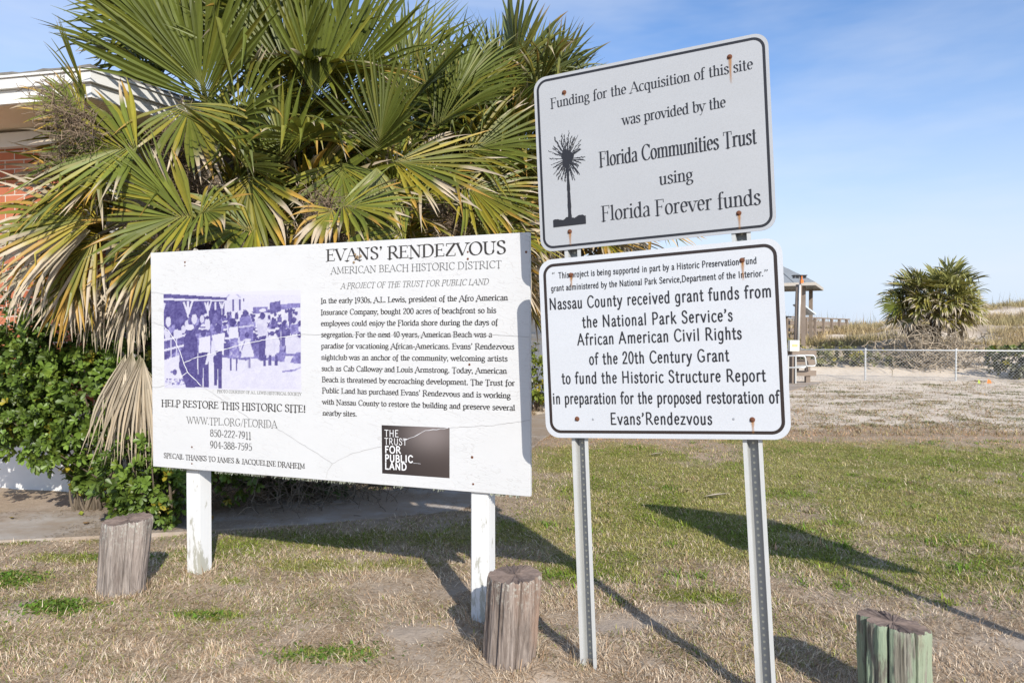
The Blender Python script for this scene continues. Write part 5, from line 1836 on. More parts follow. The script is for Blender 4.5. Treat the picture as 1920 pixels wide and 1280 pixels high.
# 1: big palm over the left half
palm((-2.62, 6.55), 3.30, .86, .88, 92, 31, "large fan palm with the tallest fronds, rising behind the left half of the white signboard",
     hero=[
         (px(392, 210, 5.55), (-.22, -.15, 1.0), 1.04, dict(up=(.1, -1, .2), nseg=34, spread=64, age=.05, droop=.10, cup=.7, broken=.02, arch=.1)),
         (px(589, 220, 5.6), (.06, -.1, 1.0), .98, dict(up=(.25, -1, .15), nseg=24, spread=34, age=.05, droop=.10, cup=.6, broken=.0, arch=.1)),
         (px(545, 190, 5.8), (-.05, -.1, 1.0), 1.02, dict(up=(-.2, -1, .15), nseg=34, spread=56, age=.05, droop=.12, cup=.8, broken=.02, arch=.1)),
         (px(640, 190, 6.0), (.25, -.1, 1.0), 1.05, dict(up=(.3, -1, .2), nseg=34, spread=50, age=.1, droop=.14, cup=.9, broken=.02)),
         (px(480, 120, 6.0), (.0, .0, 1.0), .95, dict(up=(-.3, -1, .2), nseg=34, spread=60, age=.05, droop=.14, cup=.8, broken=.02)),
         (px(330, 120, 5.7), (-.45, -.1, 1.0), .85, dict(up=(.2, -1, .2), nseg=34, spread=62, age=.1, droop=.2, cup=.7, broken=.02)),
         (px(518, 185, 5.7), (-.1, -.7, .3), .36, dict(up=(0, -.5, 1), nseg=34, spread=150, age=.2, droop=.3, cup=.4, broken=.05)),
         (px(463, 313, 5.1), (-.12, -.5, .30), .56, dict(up=(0, -.8, .8), nseg=32, spread=118, age=.35, droop=.35, broken=.12, cup=.3)),
         (px(466, 318, 5.08), (.12, -.3, -1), .60, dict(up=(0, -1, .1), nseg=20, spread=62, age=.75, droop=.2, broken=.05, stalk=False)),
         (px(440, 240, 5.45), (.35, -.3, .5), .62, dict(up=(0, -1, .7), nseg=32, spread=95, age=.4, droop=.7, broken=.15)),
         (px(560, 265, 5.4), (.2, -.4, .1), .60, dict(up=(.2, -.8, .9), nseg=30, spread=105, age=.4, droop=.75, broken=.15)),
         (px(345, 190, 5.3), (.35, -.35, -.6), .62, dict(up=(.3, -1, .5), nseg=28, spread=70, age=.55, droop=.6, broken=.2)),
     ],
     azlim=front, ndead=5, fuzz_at=[(px(330, 240, 5.5), (.2, -.1, -1), 620, .55), (px(365, 330, 5.5), (0, 0, -1), 260, .35)], lean=(-.05, -.3), clear=KEEP)
# 2: low palm at the left, drooping over the shrub
palm((-2.95, 5.95), 2.42, .72, .62, 34, 47, "low fan palm at the left with bleached frond tips reaching over the brick wall",
     hero=[
         (px(172, 205, 5.0), (-.42, -.2, 1.0), .50, dict(up=(-.9, -1, .2), nseg=12, spread=24, age=.35, droop=.10, cup=.6, wmul=1.0)),
         (px(165, 215, 5.05), (-.75, -.2, .45), .40, dict(up=(-.2, -1, .6), nseg=20, spread=60, age=.6, droop=.3, broken=.1)),
         (px(258, 275, 4.95), (-.95, -.2, -.12), .74, dict(up=(-.1, -1, .7), nseg=38, spread=88, age=.55, droop=.35, broken=.12, cup=.25)),
         (px(240, 300, 4.9), (-.9, -.3, -.40), .72, dict(up=(0, -.7, 1), nseg=34, spread=70, age=.55, droop=.5, broken=.16)),
         (px(202, 408, 4.75), (-1, -.25, .0), .78, dict(up=(.0, -1, .6), nseg=34, spread=60, age=1.0, droop=.5, broken=.15)),
         (px(198, 425, 4.78), (-.95, -.1, -.25), .70, dict(up=(0, -1, .4), nseg=24, spread=42, age=1.0, dead=.8, droop=.6, broken=.2)),
         (px(195, 430, 4.82), (-.75, -.1, -.75), .62, dict(up=(0, -1, .4), nseg=30, spread=60, age=1.0, droop=.9, broken=.2)),
         (px(363, 404, 4.72), (-.95, -.25, -.08), .58, dict(up=(.1, -1, .6), nseg=34, spread=82, age=.6, droop=.22, broken=.1, cup=.3)),
         (px(355, 400, 4.78), (-.75, -.2, .60), .55, dict(up=(.1, -1, .3), nseg=20, spread=32, age=.3, droop=.15, cup=.3)),
         (px(375, 400, 4.70), (.8, -.4, .2), .34, dict(up=(0, -1, .7), nseg=24, spread=95, age=.6, droop=.6, broken=.3)),
         (px(300, 455, 4.8), (-.6, -.3, -.7), .50, dict(up=(0, -1, .5), nseg=32, spread=80, age=.8, droop=.7, broken=.2)),
         (px(110, 480, 5.0), (-.9, -.2, -.35), .55, dict(up=(0, -1, .5), nseg=26, spread=60, age=.95, dead=.55, droop=.8)),
         (px(150, 500, 4.9), (-.45, -.2, -.9), .48, dict(up=(0, -1, .3), nseg=30, spread=70, age=1.0, droop=.8)),
         (px(255, 520, 5.0), (-.25, -.1, -1), .50, dict(up=(0, -1, .2), nseg=26, spread=40, age=1, dead=.9, droop=.8, cup=.5, broken=.2, fold=.6)),
         (px(200, 500, 5.05), (-.4, -.1, -.9), .52, dict(up=(.2, -1, .2), nseg=26, spread=44, age=1, dead=.85, droop=.9, cup=.5, broken=.25, fold=.6)),
         (px(90, 440, 5.05), (-.9, -.2, -.1), .60, dict(up=(0, -1, .4), nseg=22, spread=38, age=1, dead=.85, droop=.7, broken=.25)),
         (px(280, 470, 5.0), (.1, -.1, -1), .55, dict(up=(.2, -1, .2), nseg=24, spread=40, age=1, dead=.7, droop=.8, cup=.5, broken=.2, fold=.6)),
         (px(250, 640, 4.95), (-.10, -.10, -1), .76, dict(up=(0, -1, .1), nseg=34, spread=26, age=1, dead=1.0, droop=.5, cup=.6, fold=.8, stalk=False, broken=.18, costa=.12, wmul=1.35)),
         (px(262, 640, 4.92), (.02, -.06, -1), .80, dict(up=(.2, -1, .1), nseg=30, spread=24, age=1, dead=1.0, droop=.6, cup=.7, fold=.8, stalk=False, broken=.18, costa=.15, wmul=1.35)),
         (px(238, 650, 4.97), (-.20, -.12, -1), .66, dict(up=(-.3, -1, .1), nseg=26, spread=20, age=1, dead=1.0, droop=.7, cup=.7, fold=.8, stalk=False, broken=.3, costa=.1, wmul=1.4)),
         (px(268, 655, 4.88), (.0, -.12, -1), .74, dict(up=(.1, -1, .1), nseg=24, spread=22, age=1, dead=1.0, droop=.8, cup=.8, fold=.9, stalk=False, broken=.3, costa=.1, wmul=1.4)),
         (px(275, 660, 5.05), (.06, -.05, -1), .72, dict(up=(.3, -1, .1), nseg=30, spread=30, age=1, dead=.95, droop=.4, cup=.4, fold=.6, stalk=False, wmul=1.3)),
     ],
     azlim=front, ndead=3, fuzz_at=[(px(175, 255, 4.9), (-.2, -.2, .2), 300, .35), (px(130, 270, 4.95), (-.3, -.2, -1), 130, .3)], age0=.4, el_hi=45, clear=KEEP)
# 3: mid palm just above the signboard
palm((-1.72, 7.0), 2.50, .72, .62, 46, 63, "low fan palm directly behind the signboard's heading, yellowing lower leaves",
     hero=[
         (px(706, 294, 5.3), (.20, -.25, 1.0), .68, dict(up=(-.15, -1, .35), nseg=36, spread=66, age=.15, droop=.14, cup=.8, broken=.03)),
         (px(706, 300, 5.26), (.05, -.35, -.95), .42, dict(up=(.1, -1, -.1), nseg=16, spread=42, age=.1, droop=.1, cup=.2, stalk=False, base=np.array([.24, .25, .10]))),
         (px(715, 300, 5.3), (.95, -.25, -.10), .78, dict(up=(.1, -.9, .7), nseg=26, spread=50, age=.75, droop=.25, broken=.10, stalk=False)),
         (px(540, 310, 5.4), (-.3, -.2, .9), .60, dict(up=(-.3, -1, .3), nseg=30, spread=70, age=.25, droop=.3)),
         (px(632, 388, 5.0), (.85, -.3, .05), .55, dict(up=(0, -.8, .9), nseg=26, spread=70, age=.6, droop=.35, broken=.2)),
         (px(628, 388, 4.98), (-.35, -.35, -.5), .34, dict(up=(0, -1, .3), nseg=16, spread=62, age=.95, droop=.5, broken=.1, stalk=False)),
         (px(480, 430, 5.0), (-.4, -.3, .1), .50, dict(up=(0, -1, .6), nseg=30, spread=100, age=.6, droop=.5, broken=.2)),
         (px(760, 440, 5.05), (-.5, -.3, .15), .45, dict(up=(0, -1, .7), nseg=26, spread=90, age=.6, droop=.5, broken=.2)),
         (px(640, 300, 5.5), (.1, -.3, -.7), .55, dict(up=(.2, -1, .3), nseg=26, spread=70, age=.4, droop=.4, broken=.15)),
     ],
     azlim=front, ndead=6, fuzz_at=[(px(600, 370, 5.15), (.2, -.1, -1), 480, .35), (px(640, 395, 5.1), (.3, 0, -1), 160, .2)], age0=.35, el_lo=-38)
# 4: palm spreading to the right
palm((-.98, 8.5), 3.15, .95, .95, 100, 85, "broad fan palm whose fronds sweep right toward the grey metal sign",
     hero=[
         (px(862, 352, 6.9), (.90, -.3, -.20), .80, dict(up=(0, -1, .7), nseg=36, spread=70, age=.65, droop=.22, broken=.08)),
         (px(870, 445, 6.9), (.85, -.3, .15), .75, dict(up=(0, -1, .6), nseg=34, spread=85, age=.65, droop=.35, broken=.1)),
         (px(756, 215, 7.2), (.55, -.2, .85), 1.0, dict(up=(-.5, -1, .4), nseg=34, spread=56, age=.2, droop=.3, cup=.8)),
         (px(800, 250, 7.1), (.75, -.2, .6), .95, dict(up=(-.4, -1, .5), nseg=34, spread=56, age=.3, droop=.4, cup=.8)),
         (px(860, 290, 7.2), (.9, -.2, .3), .90, dict(up=(-.2, -1, .6), nseg=34, spread=66, age=.5, droop=.35)),
         (px(740, 150, 7.6), (.40, 0, .9), .95, dict(up=(-.4, -1, .3), nseg=34, spread=52, age=.15, droop=.25)),
         (px(840, 190, 7.8), (.6, 0, .8), .90, dict(up=(-.4, -1, .4), nseg=34, spread=56, age=.2, droop=.35)),
     ],
     azlim=front, ndead=8, fuzz_at=[(px(855, 400, 6.9), (.1, -.1, -1), 300, .4), (px(835, 370, 6.9), (.1, -.1, -1), 120, .3)], age0=.32, el_lo=-50)
# 5: taller palm further back
palm((-.02, 10.6), 4.10, 1.05, .92, 58, 101, "tall darker fan palm behind the grey metal sign, its top showing beside the sign's corner",
     hero=[
         (px(935, 170, 10.3), (-.02, 0, 1), 1.0, dict(up=(.6, -1, .2), nseg=28, spread=40, age=.1, droop=.15, base=np.array([.11, .13, .045]))),
         (px(985, 170, 10.2), (.4, 0, .9), 1.0, dict(up=(-.5, -1, .3), nseg=30, spread=48, age=.2, droop=.25, base=np.array([.11, .13, .045]))),
         (px(1020, 190, 10.2), (.75, 0, .6), .95, dict(up=(-.4, -1, .4), nseg=30, spread=52, age=.25, droop=.3, base=np.array([.11, .13, .045]))),
     ],
     azlim=lambda d: True, ndead=26, age0=.3, base_col=(.105, .125, .035), dead_len=1.1)
# 6: palm hidden behind the signs, dry skirt showing between them
palm((1.06, 12.1), 3.30, 1.0, .95, 26, 119, "shaggy fan palm behind the metal signs, dry tan fronds showing in the gap between them",
     azlim=lambda d: True, ndead=34, age0=.5, dead_el=(-45, 5), dead_len=1.15, el_lo=-30, el_hi=60)

# palm on the dune
palm((14.05, 23.2), 2.36, .68, .85, 84, 133, "lone round-headed fan palm on the sand behind the chain-link fence",
     azlim=lambda d: True, ndead=34, age0=.3, el_lo=-30, el_hi=66, dead_el=(-50, 0), nseg=24, droop=.4, base_col=(.215, .215, .065), paletip=True, group=None, broken=.2, fuzzn=0,
     hero=[(px(1690, 570, 23), (-1, 0, -.05), .70, dict(up=(0, -1, .5), nseg=26, spread=80, age=.4, droop=.4))])

# ------------------------------------------------------------------ shrubs
def shrub(name, blobs, n, seed, label, leaf=.051, cat="shrub", yellow=.03, stems=True, mat='shrub_leaf', base=(.122, .19, .030), group="leafy shrubs", foot=None):
    """Rosettes of broad leaves over a union of blobs, on a few stems."""
    r = np.random.default_rng(seed)
    b = np.array(blobs, float)          # cx cy cz rx ry rz
    foot = np.asarray(foot if foot is not None else (b[:, 0].mean(), b[:, 1].mean(), 0), float)
    root = empty(name, foot)
    tag(root, label, cat, group)
    wgt = (b[:, 3] * b[:, 4] + b[:, 4] * b[:, 5] + b[:, 3] * b[:, 5])
    wgt = wgt / wgt.sum()
    which = r.choice(len(b), n, p=wgt)
    d = nrm(r.normal(0, 1, (n, 3)))
    depth = 1 - .45 * r.random(n) ** 2.2
    bump = 1 + .34 * (vnoise(d[:, 0] * 4 + which * 7, d[:, 2] * 4 + d[:, 1] * 3) - .5) * 2
    c = b[which, :3] + d * b[which, 3:] * (depth * bump)[:, None]
    ok = (c[:, 2] > foot[2] + .02) & (vnoise(c[:, 0] * 7, c[:, 2] * 7 + c[:, 1] * 5) > .20)
    c, d, which, depth = c[ok], d[ok], which[ok], depth[ok]
    n = len(c)
    k = 8
    ax = nrm(d + np.array([0, -.25, .45]) + r.normal(0, .35, (n, 3)))
    s1 = nrm(np.cross(ax, r.normal(0, 1, (n, 3))))
    s2 = np.cross(ax, s1)
    size = leaf * r.uniform(.55, 1.35, n)
    tone_ = np.array(base) * r.uniform(.5, 1.35, n)[:, None] + np.array([.06, .06, .003]) * ((r.random(n) < .3) * r.random(n))[:, None]
    ye = r.random(n) < yellow
    tone_[ye] = np.array([.32, .27, .03]) * r.uniform(.8, 1.2, (ye.sum(), 1))
    V, Cc = [], []
    for j in range(k):
        a = j * 2 * PI / k * 1.62 + r.normal(0, .25, n)
        out = np.cos(a)[:, None] * s1 + np.sin(a)[:, None] * s2
        tilt = r.uniform(.15, .95, n)[:, None]
        dd = nrm(out * (1 - .35 * tilt) + ax * tilt)
        wv = nrm(np.cross(dd, ax))
        nn = nrm(np.cross(wv, dd))
        L = (size * r.uniform(.75, 1.15, n))[:, None]
        cc = tone_ * r.uniform(.8, 1.2, (n, 1))
        p0 = c
        p1 = c + dd * L * .55
        p2 = c + dd * L * .85 + DOWN * L * .05
        p3 = c + dd * L * 1.05 + DOWN * L * .12
        w1, w2 = wv * L * .20, wv * L * .235
        V.append(np.stack([p0 - wv * L * .04, p0 + wv * L * .04, p1 - w1 + nn * L * .05, p1, p1 + w1 + nn * L * .05, p2 - w2 + nn * L * .05, p2, p2 + w2 + nn * L * .05, p3], 1))
        Cc.append(np.stack([cc * .8, cc * .8, cc, cc * 1.12, cc, cc, cc * 1.12, cc, cc], 1))
    v = np.concatenate(V, 0).reshape(-1, 3)
    cl = np.concatenate(Cc, 0).reshape(-1, 3)
    m = n * k
    o = (np.arange(m) * 9)[:, None]
    q = np.vstack([o + np.array([2, 3, 6, 5]), o + np.array([3, 4, 7, 6])])
    t = np.vstack([o + np.array([0, 3, 2]), o + np.array([0, 1, 3]), o + np.array([1, 4, 3]), o + np.array([5, 6, 8]), o + np.array([6, 7, 8])])
    mb = MB()
    mb.add(v, q, t, np.clip(cl, .01, .9))
    mb.build("foliage", M[mat], root, smooth=True)
    if stems:
        sm = MB()
        for _ in range(26):
            e = c[r.integers(0, n)]
            s = foot + A3(r.normal(0, .08), r.normal(0, .05), -.03)
            mid = (s + e) / 2 + r.normal(0, .08, 3)
            t_ = np.linspace(0, 1, 7)[:, None]
            p = s * (1 - t_) ** 2 + mid * 2 * t_ * (1 - t_) + e * t_ ** 2
            sm.tube(p, np.linspace(.012, .003, 7), 5, np.array([.15, .12, .09]) * r.uniform(.7, 1.3))
        sm.build("stems", M['twig'], root)
    return root

shrub("leafy_shrub", [(-3.85, 5.45, 1.15, .36, .35, .48), (-3.45, 5.35, 1.35, .38, .35, .42), (-3.25, 5.35, .95, .38, .30, .42), (-3.72, 5.3, .78, .40, .28, .30), (-4.05, 5.5, .95, .38, .35, .5), (-3.0, 5.45, 1.2, .25, .25, .45), (-3.42, 5.2, .62, .22, .18, .2)],
      3300, 5, "big glossy green shrub with rounded leaves against the building's white base, far left", foot=(-3.05, 5.62, 0))
shrub("leafy_shrub", [(-2.72, 5.0, .38, .26, .24, .38), (-2.55, 5.0, .28, .17, .2, .28), (-2.62, 5.15, .7, .3, .22, .28), (-2.25, 5.45, .45, .3, .2, .3)],
      1050, 6, "lower glossy green shrub standing beside the signboard's left post", foot=(-2.62, 5.12, 0))
shrub("leafy_shrub", [(-3.36, 5.45, .28, .10, .08, .15), (-3.28, 5.42, .42, .1, .08, .1)], 70, 8, "small pale green shrub sprig growing at the foot of the white wall", foot=(-3.33, 5.5, 0), leaf=.065, base=(.11, .17, .03))
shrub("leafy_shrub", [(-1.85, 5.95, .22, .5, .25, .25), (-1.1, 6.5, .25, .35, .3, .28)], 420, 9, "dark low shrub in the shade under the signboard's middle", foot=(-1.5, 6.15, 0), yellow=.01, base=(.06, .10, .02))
shrub("leafy_shrub", [(.38, 12.2, .85, .16, .2, .32), (.46, 12.4, .35, .15, .2, .22)], 170, 10, "yellow-green shrub by the far end of the white wall, seen between the signs", foot=(.42, 12.5, 0), leaf=.075, base=(.15, .19, .03), yellow=.2)

def tangle(name, c, size, n, seed, label, col=(.16, .13, .10), rad_=.0028, seglen=.07):
    r = np.random.default_rng(seed)
    mb = MB()
    for _ in range(n):
        p = np.asarray(c, float) + r.normal(0, .5, 3) * np.asarray(size)
        p[2] = max(p[2], hz1(p[0], p[1]) + .01)
        d = nrm(r.normal(0, 1, 3) * A3(1, .6, .9))
        pts = [p]
        for k in range(8):
            d = nrm(d + r.normal(0, .45, 3) + DOWN * .05)
            q = pts[-1] + d * seglen * r.uniform(.6, 1.2)
            q[2] = max(q[2], .005)
            pts.append(q)
        mb.tube(np.array(pts), rad_, 4, np.array(col) * r.uniform(.5, 1.6), caps=False)
    o = mb.build(name, M['twig'])
    return tag(o, label, "twigs", kind="stuff")
tangle("tangled_twigs", (-1.75, 5.75, .32), (.85, .3, .45), 520, 14, "tangle of dry brown vines under the signboard between its posts")

def litter():
    r = np.random.default_rng(41)
    spots = [(-3.1, 5.05), (-2.75, 5.3), (-3.75, 5.2), (-3.3, 5.32), (-2.95, 5.12), (-2.25, 5.2), (1.55, 6.1)]
    for x, y in spots:
        mb = MB()
        col = [(.45, .34, .03), (.35, .20, .06), (.30, .33, .05)][r.integers(0, 3)]
        z = max(hz1(x, y), .022) + .004
        a = r.uniform(0, 2 * PI)
        d, s = A3(math.cos(a), math.sin(a), 0) * .045, A3(-math.sin(a), math.cos(a), 0) * .02
        p = A3(x, y, z)
        mb.add([p - d, p - s * .9 + A3(0, 0, .012), p + s + A3(0, 0, .006), p + d + A3(0, 0, .016), p + A3(0, 0, .002)], tris=[[0, 1, 4], [1, 3, 4], [3, 2, 4], [2, 0, 4]], col=col)
        o = mb.build("fallen_leaf", M['dead_leaf'])
        tag(o, "small fallen leaf lying on the ground among the dry litter", "leaf", "fallen leaves on the ground")
    for u, v, s, lab in ((1232, 858, .11, "pale curled dry leaf on the lawn behind the metal sign's left post"), (1345, 939, .12, "flat pale dry leaf on the lawn left of the metal sign's right post")):
        y = EYE * 1306.5 / (v - 622)
        x = (u - 960) / 1306.5 * y
        z = hz1(x, y) + .03
        mb = MB()
        d, q = A3(s, .02, 0), A3(0, .035, 0)
        p = A3(x, y, z)
        mb.add([p - d, p - q + A3(0, 0, .02), p + q + A3(0, 0, .012), p + d + A3(0, 0, .02), p], tris=[[0, 1, 4], [1, 3, 4], [3, 2, 4], [2, 0, 4]], col=(.52, .45, .36))
        tag(mb.build("fallen_leaf", M['dead_leaf']), lab, "leaf", "fallen leaves on the ground")
litter()

# ------------------------------------------------------------------ chain-link fence
def build_fence():
    a, b = A3(7.6, 20.3), A3(16.9, 18.0)          # runs left to right across the view
    d = nrm(b - a)
    L = float(np.linalg.norm(b - a))
    root = empty("chain_link_fence", (*a, hz1(*a)))
    tag(root, "long low chain-link fence of grey galvanised wire along the foot of the dunes", "fence")
    top = .905
    gz = lambda s: .03
    post_s = [0.3, 2.47, 4.75, 7.0, 9.2]
    for s in post_s:
        p = a + d * s
        mb = MB()
        mb.tube([(*p, -.2), (*p, top + .03)], .024, 10)
        disc(mb, p[0], p[1], top + .03, .028, .02, 10)
        mb.build("fence_post", M['galv'], root, smooth=False)
    mb = MB()
    mb.tube([(*(a + d * .3), top), (*(a + d * L), top)], .019, 8)
    mb.build("top_rail", M['galv'], root, smooth=True)
    mb = MB()
    off = A3(d[1], -d[0]) * .028
    h = top - .02
    sp = .088
    n = int((L + h) / sp)
    wr = .0019
    for sgn in (1, -1):
        for k in range(-int(h / sp) - 1, n + 1):
            s0 = k * sp
            # wire climbs 45 degrees from (s0, 0) to (s0+h, h) or mirrored
            pts = []
            u0, u1 = s0, s0 + h
            za, zb = .02, h
            if sgn < 0:
                za, zb = h, .02
            lo, hi = max(u0, .3), min(u1, L)
            if hi <= lo:
                continue
            f = lambda u: za + (zb - za) * (u - u0) / (u1 - u0)
            o = off + A3(d[1], -d[0]) * .004 * sgn
            p, q = a + d * lo + o, a + d * hi + o
            p3, q3 = A3(*p, f(lo)), A3(*q, f(hi))
            t = nrm(q3 - p3)
            nn = nrm(np.cross(t, A3(d[1], -d[0], 0)))
            face = A3(d[1], -d[0], 0)
            mb.add([p3 - nn * wr, p3 + face * wr, p3 + nn * wr, q3 - nn * wr, q3 + face * wr, q3 + nn * wr], [[0, 1, 4, 3], [1, 2, 5, 4], [2, 0, 3, 5]])
    mb.build("wire_mesh", M['galv'], root)
build_fence()

# ------------------------------------------------------------------ boardwalk, gazebo and things at the beach access
def build_gazebo():
    cx, cy = 9.95, 27.2
    root = empty("gazebo", (cx, cy, hz1(cx, cy)), rad(-28))
    tag(root, "open wooden gazebo with a grey-blue hipped metal roof on timber posts, behind the lower sign", "gazebo")
    m = Matrix.Translation((cx, cy, 0)) @ Matrix.Rotation(rad(-28), 4, 'Z')
    h, ez, ap = 1.85, 3.13, 4.25
    mb = MB()
    c = [(-h, -h), (h, -h), (h, h), (-h, h)]
    mb.add([(x, y, ez) for x, y in c] + [(0, 0, ap)] + [(x, y, ez + .05) for x, y in c], [[0, 1, 6, 5], [1, 2, 7, 6], [2, 3, 8, 7], [3, 0, 5, 8], [3, 2, 1, 0]], [[5, 6, 4], [6, 7, 4], [7, 8, 4], [8, 5, 4]])
    rf = mb.build("roof", M['metal_roof'], root, mw=m)
    mb = MB()
    for (x0, y0), (x1, y1) in zip(c, c[1:] + c[:1]):
        for t in np.linspace(.08, .92, 9):
            e = A3(x0 + (x1 - x0) * t, y0 + (y1 - y0) * t, ez + .055)
            k = 1 - abs(2 * t - 1)
            q = e + (A3(0, 0, ap + .005) - e) * k
            if k > .02:
                mb.tube([e, q + A3(0, 0, .012)], .014, 4)
    mb.build("roof_seam", M['metal_roof'], rf, mw=m)
    mb = MB()
    for (x0, y0), (x1, y1) in zip(c, c[1:] + c[:1]):
        mx_, my_ = (x0 + x1) / 2, (y0 + y1) / 2
        sx, sy = (abs(x1 - x0) + .04 if x0 != x1 else .04), (abs(y1 - y0) + .0 if y0 != y1 else .04)
        mb.box((mx_ * 1.008, my_ * 1.008, ez - .01), (sx, sy, .11))
    mb.build("fascia", plain("pale_fascia", (.52, .47, .40), .7), root, mw=m)
    for x in (-1.45, 1.45):
        for y in (-1.45, 1.45):
            box_obj("post", (.14, .14, 3.2), (x, y, 1.5), M['grey_wood'], root, m, .01)
build_gazebo()

def build_boardwalk():
    a, b = A3(8.0, 25.0), A3(16.9, 35.0)
    root = empty("boardwalk", (*a, hz1(*a)))
    tag(root, "weathered grey wooden boardwalk with post-and-rail sides climbing over the dune", "boardwalk")
    d = nrm(b - a)
    n = A3(d[1], -d[0])
    L = float(np.linalg.norm(b - a))
    deck = 1.02
    rot = lambda: np.array([[d[0], -d[1], 0], [d[1], d[0], 0], [0, 0, 1]])
    mb = MB()
    mid = (a + b) / 2
    mb.box((*(mid - n * .8), deck - .04), (L, 1.6, .08), R=rot())
    mb.box((*(mid + n * .02), deck - .16), (L, .05, .22), R=rot())
    mb.build("deck", M['grey_wood'], root)
    for o in (0.0, -1.6):
        for s in np.arange(.2, L, 1.15):
            p = a + d * s + n * (o + .06)
            mb = MB()
            z0 = min(hz1(*p), deck) - .3
            mb.box((*p, (z0 + deck + 1.0) / 2), (.11, .11, deck + 1.0 - z0), R=rot())
            mb.build("rail_post", M['grey_wood'], root)
        mb = MB()
        for z, t in ((deck + 1.02, .05), (deck + .78, .16), (deck + .48, .14), (deck + .2, .14)):
            mb.box((*(mid + n * o), z), (L, .16 if t == .05 else .035, t), R=rot())
            mb.build("rail", M['grey_wood'], root)
            mb = MB()
build_boardwalk()

def tubeloop(name, pts, r_, mat, parent):
    mb = MB()
    mb.tube(pts, r_, 8)
    return mb.build(name, mat, parent, smooth=True)

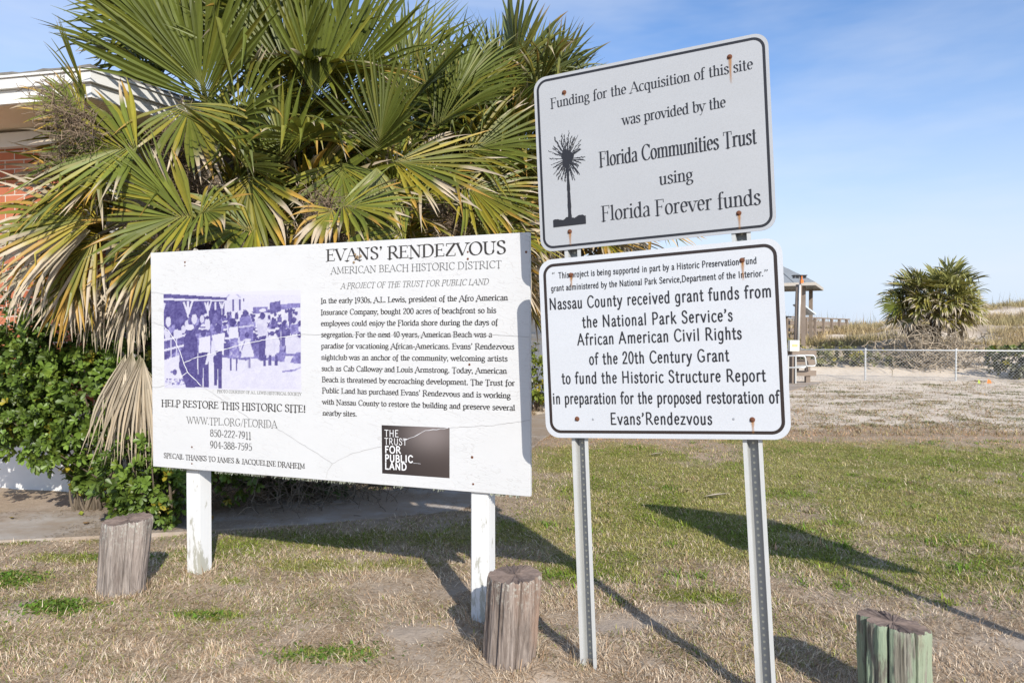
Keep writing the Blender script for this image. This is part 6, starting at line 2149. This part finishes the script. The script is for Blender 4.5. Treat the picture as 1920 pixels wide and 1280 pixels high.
def build_access():
    # timber post with wiring and a dark fixture
    p = px(1494, 645, 19.6)
    root = empty("light_post", (p[0], 19.6, hz1(p[0], 19.6)))
    tag(root, "leaning timber post with white conduit, black bracket and small orange lamp at its top", "post")
    zt = px(1494, 517, 19.6)[2]
    mb = MB()
    mb.tube([(p[0] - .03, 19.6, 0.2), (p[0] + .05, 19.6, zt - .25)], .085, 10)
    mb.build("post", M['grey_wood'], root, smooth=True)
    mb = MB()
    mb.tube([(p[0] - .01, 19.48, .9), (p[0] + .04, 19.5, zt - .05)], .028, 8)
    mb.build("conduit", M['aluminium'], root, smooth=True)
    mb = MB()
    mb.box((p[0] + .02, 19.5, zt), (.38, .16, .025))
    for dx in (-.15, -.05, .05, .15):
        mb.box((p[0] + .02 + dx, 19.5, zt - .045), (.05, .1, .06))
    mb.build("bracket", M['black_metal'], root)
    mb = MB()
    mb.box((p[0] + .06, 19.44, zt - .17), (.07, .08, .09))
    mb.tube([(p[0] + .06, 19.44, zt - .12), (p[0] + .06, 19.44, zt - .02)], .02, 8)
    mb.build("lamp", M['orange'], root)
    # cabinet on a rail
    p = px(1488, 648, 19.0)
    root = empty("utility_cabinet", (p[0], 19.0, hz1(p[0], 19.0)))
    tag(root, "small pale cabinet with an orange sticker, on a stub post at the fence end", "box")
    box_obj("cabinet", (.26, .16, .30), (p[0], 19.0, p[2]), M['cabinet'], root, None, .012)
    box_obj("sticker", (.15, .004, .07), (p[0], 18.917, p[2] + .01), plain("orange_sticker", (.74, .50, .25), .6), root, None, 0)
    box_obj("stub_post", (.12, .12, p[2] - .12), (p[0], 19.0, (p[2] - .16) / 2), M['grey_wood'], root, None, .006)
    # timber barrier beside it
    q = px(1478, 665, 19.2)
    root = empty("timber_barrier", (q[0], 19.2, hz1(q[0], 19.2)))
    tag(root, "grey timber barrier with two posts and planks, behind the pipe loops", "barrier")
    for dx in (.02, .55):
        box_obj("post", (.12, .12, .95), (q[0] + dx, 19.25, .40), M['grey_wood'], root, None, .006)
    for z in (.28, .58, .83):
        box_obj("plank", (.95, .04, .15), (q[0] + .28, 19.17, z), M['grey_wood'], root, None, .004)
    # two pipe loops
    for (u0, u1, y, lab) in ((1478, 1512, 18.4, "pale bent-pipe rail loop at the path edge, the nearer of two"), (1492, 1530, 18.9, "pale bent-pipe rail loop just behind and right of the nearer one")):
        v0, v1 = (667, 689) if y < 18.6 else (666, 686)
        A, B, C_, D_ = px(u0, v0, y), px(u1 - 2, v0, y), px(u1, v1, y), px(u0, v1, y)
        root = empty("pipe_rail", (float(A[0]), y, hz1(A[0], y)))
        tag(root, lab, "handrail", "pipe rail loops")
        up = []
        k = .06
        up = [A, B - A3(k, 0, 0), B - A3(k * .3, 0, k * .3), B - A3(0, 0, k), C_ + A3(0, 0, k), C_ + A3(-k * .3, 0, k * .3), C_ - A3(k, 0, 0), D_]
        tubeloop("pipe", up, .022, M['aluminium'], root)
        mb = MB()
        mb.tube([A, A3(A[0], y, 0)], .022, 8)
        mb.build("upright", M['aluminium'], root)
    # slanted information panel by the gazebo
    p = px(1508, 580, 26.0)
    g0 = hz1(p[0], 26.0)
    root = empty("information_panel", (p[0], 26.0, g0))
    tag(root, "slanted pale panel on a timber frame between the gazebo posts", "panel")
    mb = MB()
    R_ = np.array(Matrix.Rotation(rad(38), 3, 'Y'))
    mb.box(p, (.62, .9, .045), R=R_)
    mb.build("panel", plain("pale_panel", (.58, .64, .70), .4), root)
    box_obj("frame_post", (.1, .1, p[2] - g0 + .2), (p[0], 26.05, (p[2] + g0 - .2) / 2), M['grey_wood'], root, None, .005)
    # marker flags in the sand
    for u, v, col, nm in ((1852, 717, 'orange', "small orange marker flag stuck in the sand before the fence"), (1834, 716, 'lime', "small yellow-green marker flag stuck in the sand before the fence")):
        p = px(u, v, 17.9)
        g0 = hz1(p[0], 17.9)
        root = empty("marker_flag", (p[0], 17.9, g0))
        tag(root, nm, "flag")
        mb = MB()
        mb.tube([(p[0], 17.9, g0 - .05), (p[0], 17.9, g0 + .16)], .004, 5)
        mb.build("wire", M['galv'], root)
        mb = MB()
        s = .9 if col == 'orange' else .4
        z = g0 + .13
        mb.add([(p[0] - .03 * s, 17.89, z - .05), (p[0] + .08 * s, 17.86, z - .045), (p[0] + .06 * s, 17.88, z + .03), (p[0], 17.9, z + .055)], [[0, 1, 2, 3]])
        mb.build("flag", M[col], root)
build_access()

# low bushes at the foot of the dune
shrub("beach_bush", [(10.1, 22.2, .62, 1.1, .5, .40), (11.5, 22.0, .52, .9, .4, .32), (9.0, 22.4, .65, .6, .4, .4), (12.4, 22.0, .45, .6, .4, .25)], 520, 61, "low green creeping bush behind the fence beside the boardwalk end", leaf=.11, foot=(10.2, 22.2, hz1(10.2, 22.2)), base=(.17, .165, .06), cat="bush", group="bushes along the fence", stems=False, yellow=.08)
shrub("beach_bush", [(14.6, 19.9, .55, .9, .4, .45), (15.6, 19.7, .62, 1.0, .5, .5), (16.4, 19.6, .5, .7, .4, .5)], 800, 62, "dark dense bush behind the fence at the right edge", leaf=.11, foot=(15.5, 19.8, hz1(15.5, 19.8)), base=(.085, .085, .045), cat="bush", group="bushes along the fence", stems=False, yellow=.02)
shrub("beach_bush", [(15.3, 21.2, .85, .9, .3, .12), (16.4, 20.8, .9, .7, .3, .12)], 260, 63, "green creeper spilling along the fence's top rail right of the lone palm", leaf=.10, foot=(14.6, 21.3, hz1(14.6, 21.3)), base=(.10, .15, .03), cat="bush", group="bushes along the fence", stems=False, yellow=.04)
tangle("dead_brush", (13.1, 21.7, .7), (1.5, .7, .55), 420, 71, "bleached dead fronds and brush heaped on sand under the lone palm", col=(.34, .28, .21), rad_=.012, seglen=.14)
